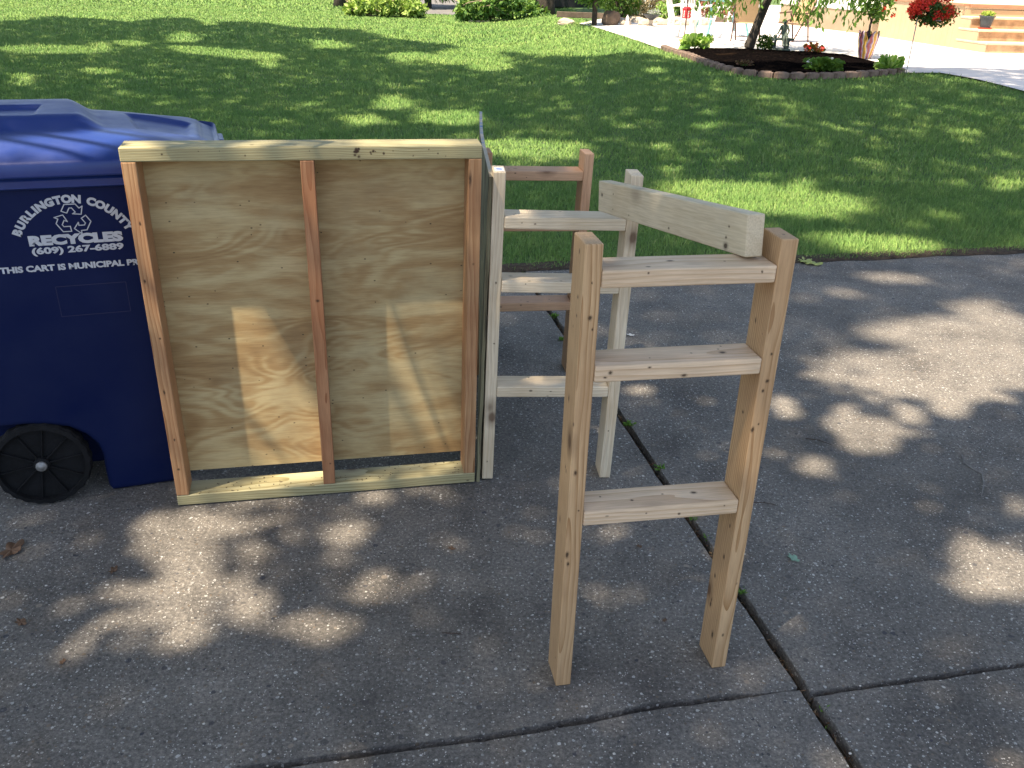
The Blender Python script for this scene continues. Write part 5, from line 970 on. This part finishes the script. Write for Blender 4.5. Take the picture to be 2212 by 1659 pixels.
def car(label, pos, rz, col):
    t = thing('parked_car', label, 'car', pos, rz, 'cars parked beyond the lawn'); k = MB()
    body = [(-2.2, .25), (-2.25, .6), (-2.1, .85), (-1.3, .92), (1.0, .92), (1.9, .82), (2.25, .65), (2.25, .28), (1.75, .24)]
    def arch(cx): return [(cx+.36*math.cos(a), .3+.36*math.sin(a)) for a in [math.radians(x) for x in (0, 30, 60, 90, 120, 150, 180)]]
    body = [(-2.2, .25), (-2.25, .6), (-2.1, .85), (-1.3, .92), (1.0, .92), (1.9, .82), (2.25, .65), (2.25, .28)]+[(x, max(z, .24)) for x, z in arch(1.4)]+[(x, max(z, .24)) for x, z in arch(-1.35)]
    k.prism(body, -.88, .88); o = k.build('body', plain('car_paint', col, .25, .02, 2, spec=.6), t); o.modifiers.new('b', 'BEVEL').width = .05
    cab = MB().prism([(-1.9, .92), (-1.45, 1.42), (.3, 1.45), (1.1, .92)], -.76, .76).build('cabin', plain('car_glass', (.02, .025, .03), .1, .02, 2, spec=.8), t)
    for cx in (1.4, -1.35):
        for s_ in (-1, 1):
            wh = MB().lathe([(.2, -.09), (.31, -.09), (.33, -.06), (.33, .06), (.31, .09), (.2, .09)], 36, M=Matrix.Rotation(math.radians(90), 4, 'X')).build('wheel', M_tyre, t, Matrix.Translation((cx, s_*.80, .33))); k = MB()
            for q in range(10): k.box(.03, .215, s_*.07-.01, s_*.07+.01, -.014, .014, .003, 1, M=Matrix.Rotation(q*math.pi/5, 4, 'Y'))
            k.lathe([(.05, -.08), (.05, .08), (.0001, .08)], 16, M=Matrix.Rotation(math.radians(90), 4, 'X')); k.lathe([(.20, -.085), (.225, -.085), (.225, .085), (.20, .085)], 32, M=Matrix.Rotation(math.radians(90), 4, 'X')); k.build('rim', M_steel, wh)
    return t
cp = B3(1155, 25); car('dark parked car with a silver spoked wheel showing behind the tree trunk', Vector((cp.x+1.35, cp.y+.85, .012)), 0, (.015, .016, .02))
cp = B3(1395, 22); car('white parked car behind the shrubs at the top of the picture', Vector((cp.x+.6, cp.y+3.5, .012)), .1, (.7, .7, .7))
# dark hedge closing the view
tag(foliage('hedge', (lambda P: P)(np.stack([rng.uniform(-55, 14, 16000), 57.5+rng.uniform(-1, 1, 16000), rng.uniform(0, 3.2, 16000)], 1)), rdir(16000), .4, .25, M_dkgreen), 'dark mass of leaves far beyond the street', 'hedge', kind='stuff')

# ================================================================== weeds, twigs and litter on the driveway
def weed(px, py, n, s_, label):
    p = at(px, py, -.02); a = rng.uniform(0, 2*np.pi, n); s_ *= .72; Pp = np.stack([rng.normal(0, s_*.35, n), rng.normal(0, s_*.35, n), rng.uniform(.0, s_*.5, n)+.01], 1); Dv = np.stack([np.cos(a), np.sin(a), rng.uniform(.2, 1.2, n)], 1)
    tag(foliage('weed', Pp, Dv, s_*.9, s_*.42, M_weed, M=Matrix.Translation(p)), label, 'weed', 'weeds in the driveway joint')
M_weed = leaf_mat('weed_leaf', (.07, .16, .03), (.16, .30, .06)); jn = Vector((at(1180, 680, 0)-J)).normalized()
for px_, py_, n, s_, lab in ((1197, 690, 60, .03, 'green weed tuft in the joint behind the cream stand, farthest one'), (1213, 742, 40, .028, 'weed tuft in the joint beside the far reddish post'), (1358, 925, 34, .03, 'grassy weed in the joint right of the cream stand\'s right post'), (1428, 1022, 16, .03, 'weed seedling in the joint midway between the cream and tan stands'), (1497, 1130, 18, .022, 'weeds in the joint under the lowest rung of the tan stand'), (1527, 1170, 12, .02, 'pale weed in the joint left of the tan stand\'s right post'), (1604, 1290, 26, .022, 'weed tuft in the joint right of the tan stand\'s right post'), (1672, 1372, 5, .016, 'tiny seedling in the joint above the crossing'), (1778, 1545, 6, .022, 'small seedling in the joint just below the crossing'), (1784, 1582, 3, .014, 'tiny seedling near the lower edge of the picture')): weed(px_, py_, n, s_, lab)
# dead plant bits lying in the joint
P, Dv = [], []
for _ in range(520):
    f = random.random()**1.3; b_ = -1.0+f*4.2; P.append(tuple(G(random.gauss(0, .005), b_, -.026+random.random()*.015))); Dv.append((random.gauss(0, 1), random.gauss(0, 1), random.gauss(0, .35)))
tag(foliage('joint_debris', P, Dv, .016, .004, leaf_mat('dead_bits', (.05, .025, .015), (.16, .09, .05), (.3, .22, .13), trans=0)), 'brown dead plant bits packed in the driveway joint', 'debris', kind='stuff')
def twig(pts, r, label, m):
    P3 = [at(x, y, .004)+Vector((0, 0, .003*math.sin(i*2))) for i, (x, y) in enumerate(pts)]; o = P3[0].copy(); k = MB(); k.tube([p-o for p in P3], [r]*(len(P3)-1)+[r*.5], 6)
    for i in range(1, len(P3)-1): k.tube([P3[i]-o, P3[i]-o+(P3[i]-P3[i-1]).normalized()*.012+Vector((.008*(-1)**i, .004, .003))], [r*.6, r*.3], 5)
    tag(k.build('twig', m, None, Matrix.Translation(o)), label, 'twig')
M_twig = plain('grey_twig', (.20, .19, .18), .9, .3, 60); M_twig2 = plain('brown_twig', (.07, .05, .04), .9, .3, 60)
twig([(2078, 983), (2083, 1001), (2104, 1013), (2121, 1022), (2125, 1045), (2120, 1072)], .0028, 'thin grey bent twig on the concrete near the right edge', M_twig)
twig([(1740, 947), (1768, 952), (1797, 960)], .0018, 'straight thin twig on the concrete right of the tan stand', M_twig2); twig([(1626, 1085), (1650, 1087), (1680, 1090)], .0016, 'thin dark twig beside the tan stand\'s right post', M_twig2); twig([(955, 1367), (985, 1370), (1000, 1368)], .0015, 'short dark twig on the concrete in the lower middle', M_twig2)
def leaf_shape(label, px, py, size, rz, m, name='fallen_leaf', group=None):
    pts = []
    for i in range(36):
        a = 2*math.pi*i/36; lob = .55+.45*abs(math.cos(a*2.5)); pts.append((math.cos(a)*lob*.6, math.sin(a)*lob))
    b = bmesh.new(); c = b.verts.new((0, 0, .10)); vs = [b.verts.new((x, y, .08+.10*math.sin(i*.9)+.06)) for i, (x, y) in enumerate(pts)]
    for i in range(36): b.faces.new((c, vs[i], vs[(i+1) % 36]))
    me = bpy.data.meshes.new(name); b.to_mesh(me); b.free(); p = at(px, py, .003); M = Matrix.Translation(p) @ Matrix.Rotation(rz, 4, 'Z') @ Matrix.Scale(size, 4); o = link(name, me, m, None, M)
    o.modifiers.new('s', 'SOLIDIFY').thickness = .02; return tag(o, label, 'leaf', group)
M_lf = plain('green_underside_leaf', (.22, .36, .27), .6, .1, 4); M_paper = plain('white_scrap', (.7, .7, .68), .7, .05, 30); M_lb = plain('brown_leaf', (.13, .08, .05), .8, .3, 30); M_ly = plain('yellow_green_leaf', (.34, .38, .12), .6, .2, 20)
leaf_shape('single pale green leaf lying on the concrete right of the tan stand', 1713, 1206, .024, .5, M_lf)
leaf_shape('small white scrap on the concrete right of the cream stand', 1361, 724, .022, 1.2, M_paper, 'paper_scrap')
for i, (px_, py_, s_) in enumerate(((1738, 566, .07), (1757, 571, .06), (1745, 560, .05), (1728, 563, .05))): leaf_shape('yellow-green oak leaf in the cluster at the grass edge behind the tan stand', px_, py_, s_, i*1.4, M_ly, 'oak_leaf', 'oak leaves at the grass edge')
for px_, py_, s_, lab in ((25, 1190, .05, 'large brown crumpled leaf at the left edge of the concrete'), (45, 1345, .022, 'brown leaf flake near the left edge, below the crumpled leaf'), (245, 1232, .02, 'reddish brown leaf flake at the edge of the sunlit patch'), (135, 1430, .012, 'brown seed husk in the lower left'), (975, 1185, .014, 'tiny brown flake left of the tan stand'), (1435, 1340, .010, 'tiny brown husk between the posts of the tan stand'), (1380, 1180, .012, 'small dark curled leaf between the posts of the tan stand')): leaf_shape(lab, px_, py_, s_, px_, M_lb)
# loose grit in the shape of pale chips
k = MB(); rg = random.Random(3)
for _ in range(260):
    p = at(rg.uniform(-100, 2300), 600+1080*rg.random()**.7, 0); k.rock((p.x, p.y, .0008), rg.uniform(.0012, .0035), rg.random()*60, 1, (1.3, 1, .6))
tag(k.build('loose_grit', plain('pale_grit', (.5, .48, .44), .8, .4, 30)), 'tiny pale stone chips scattered over the concrete', 'grit', kind='stuff')
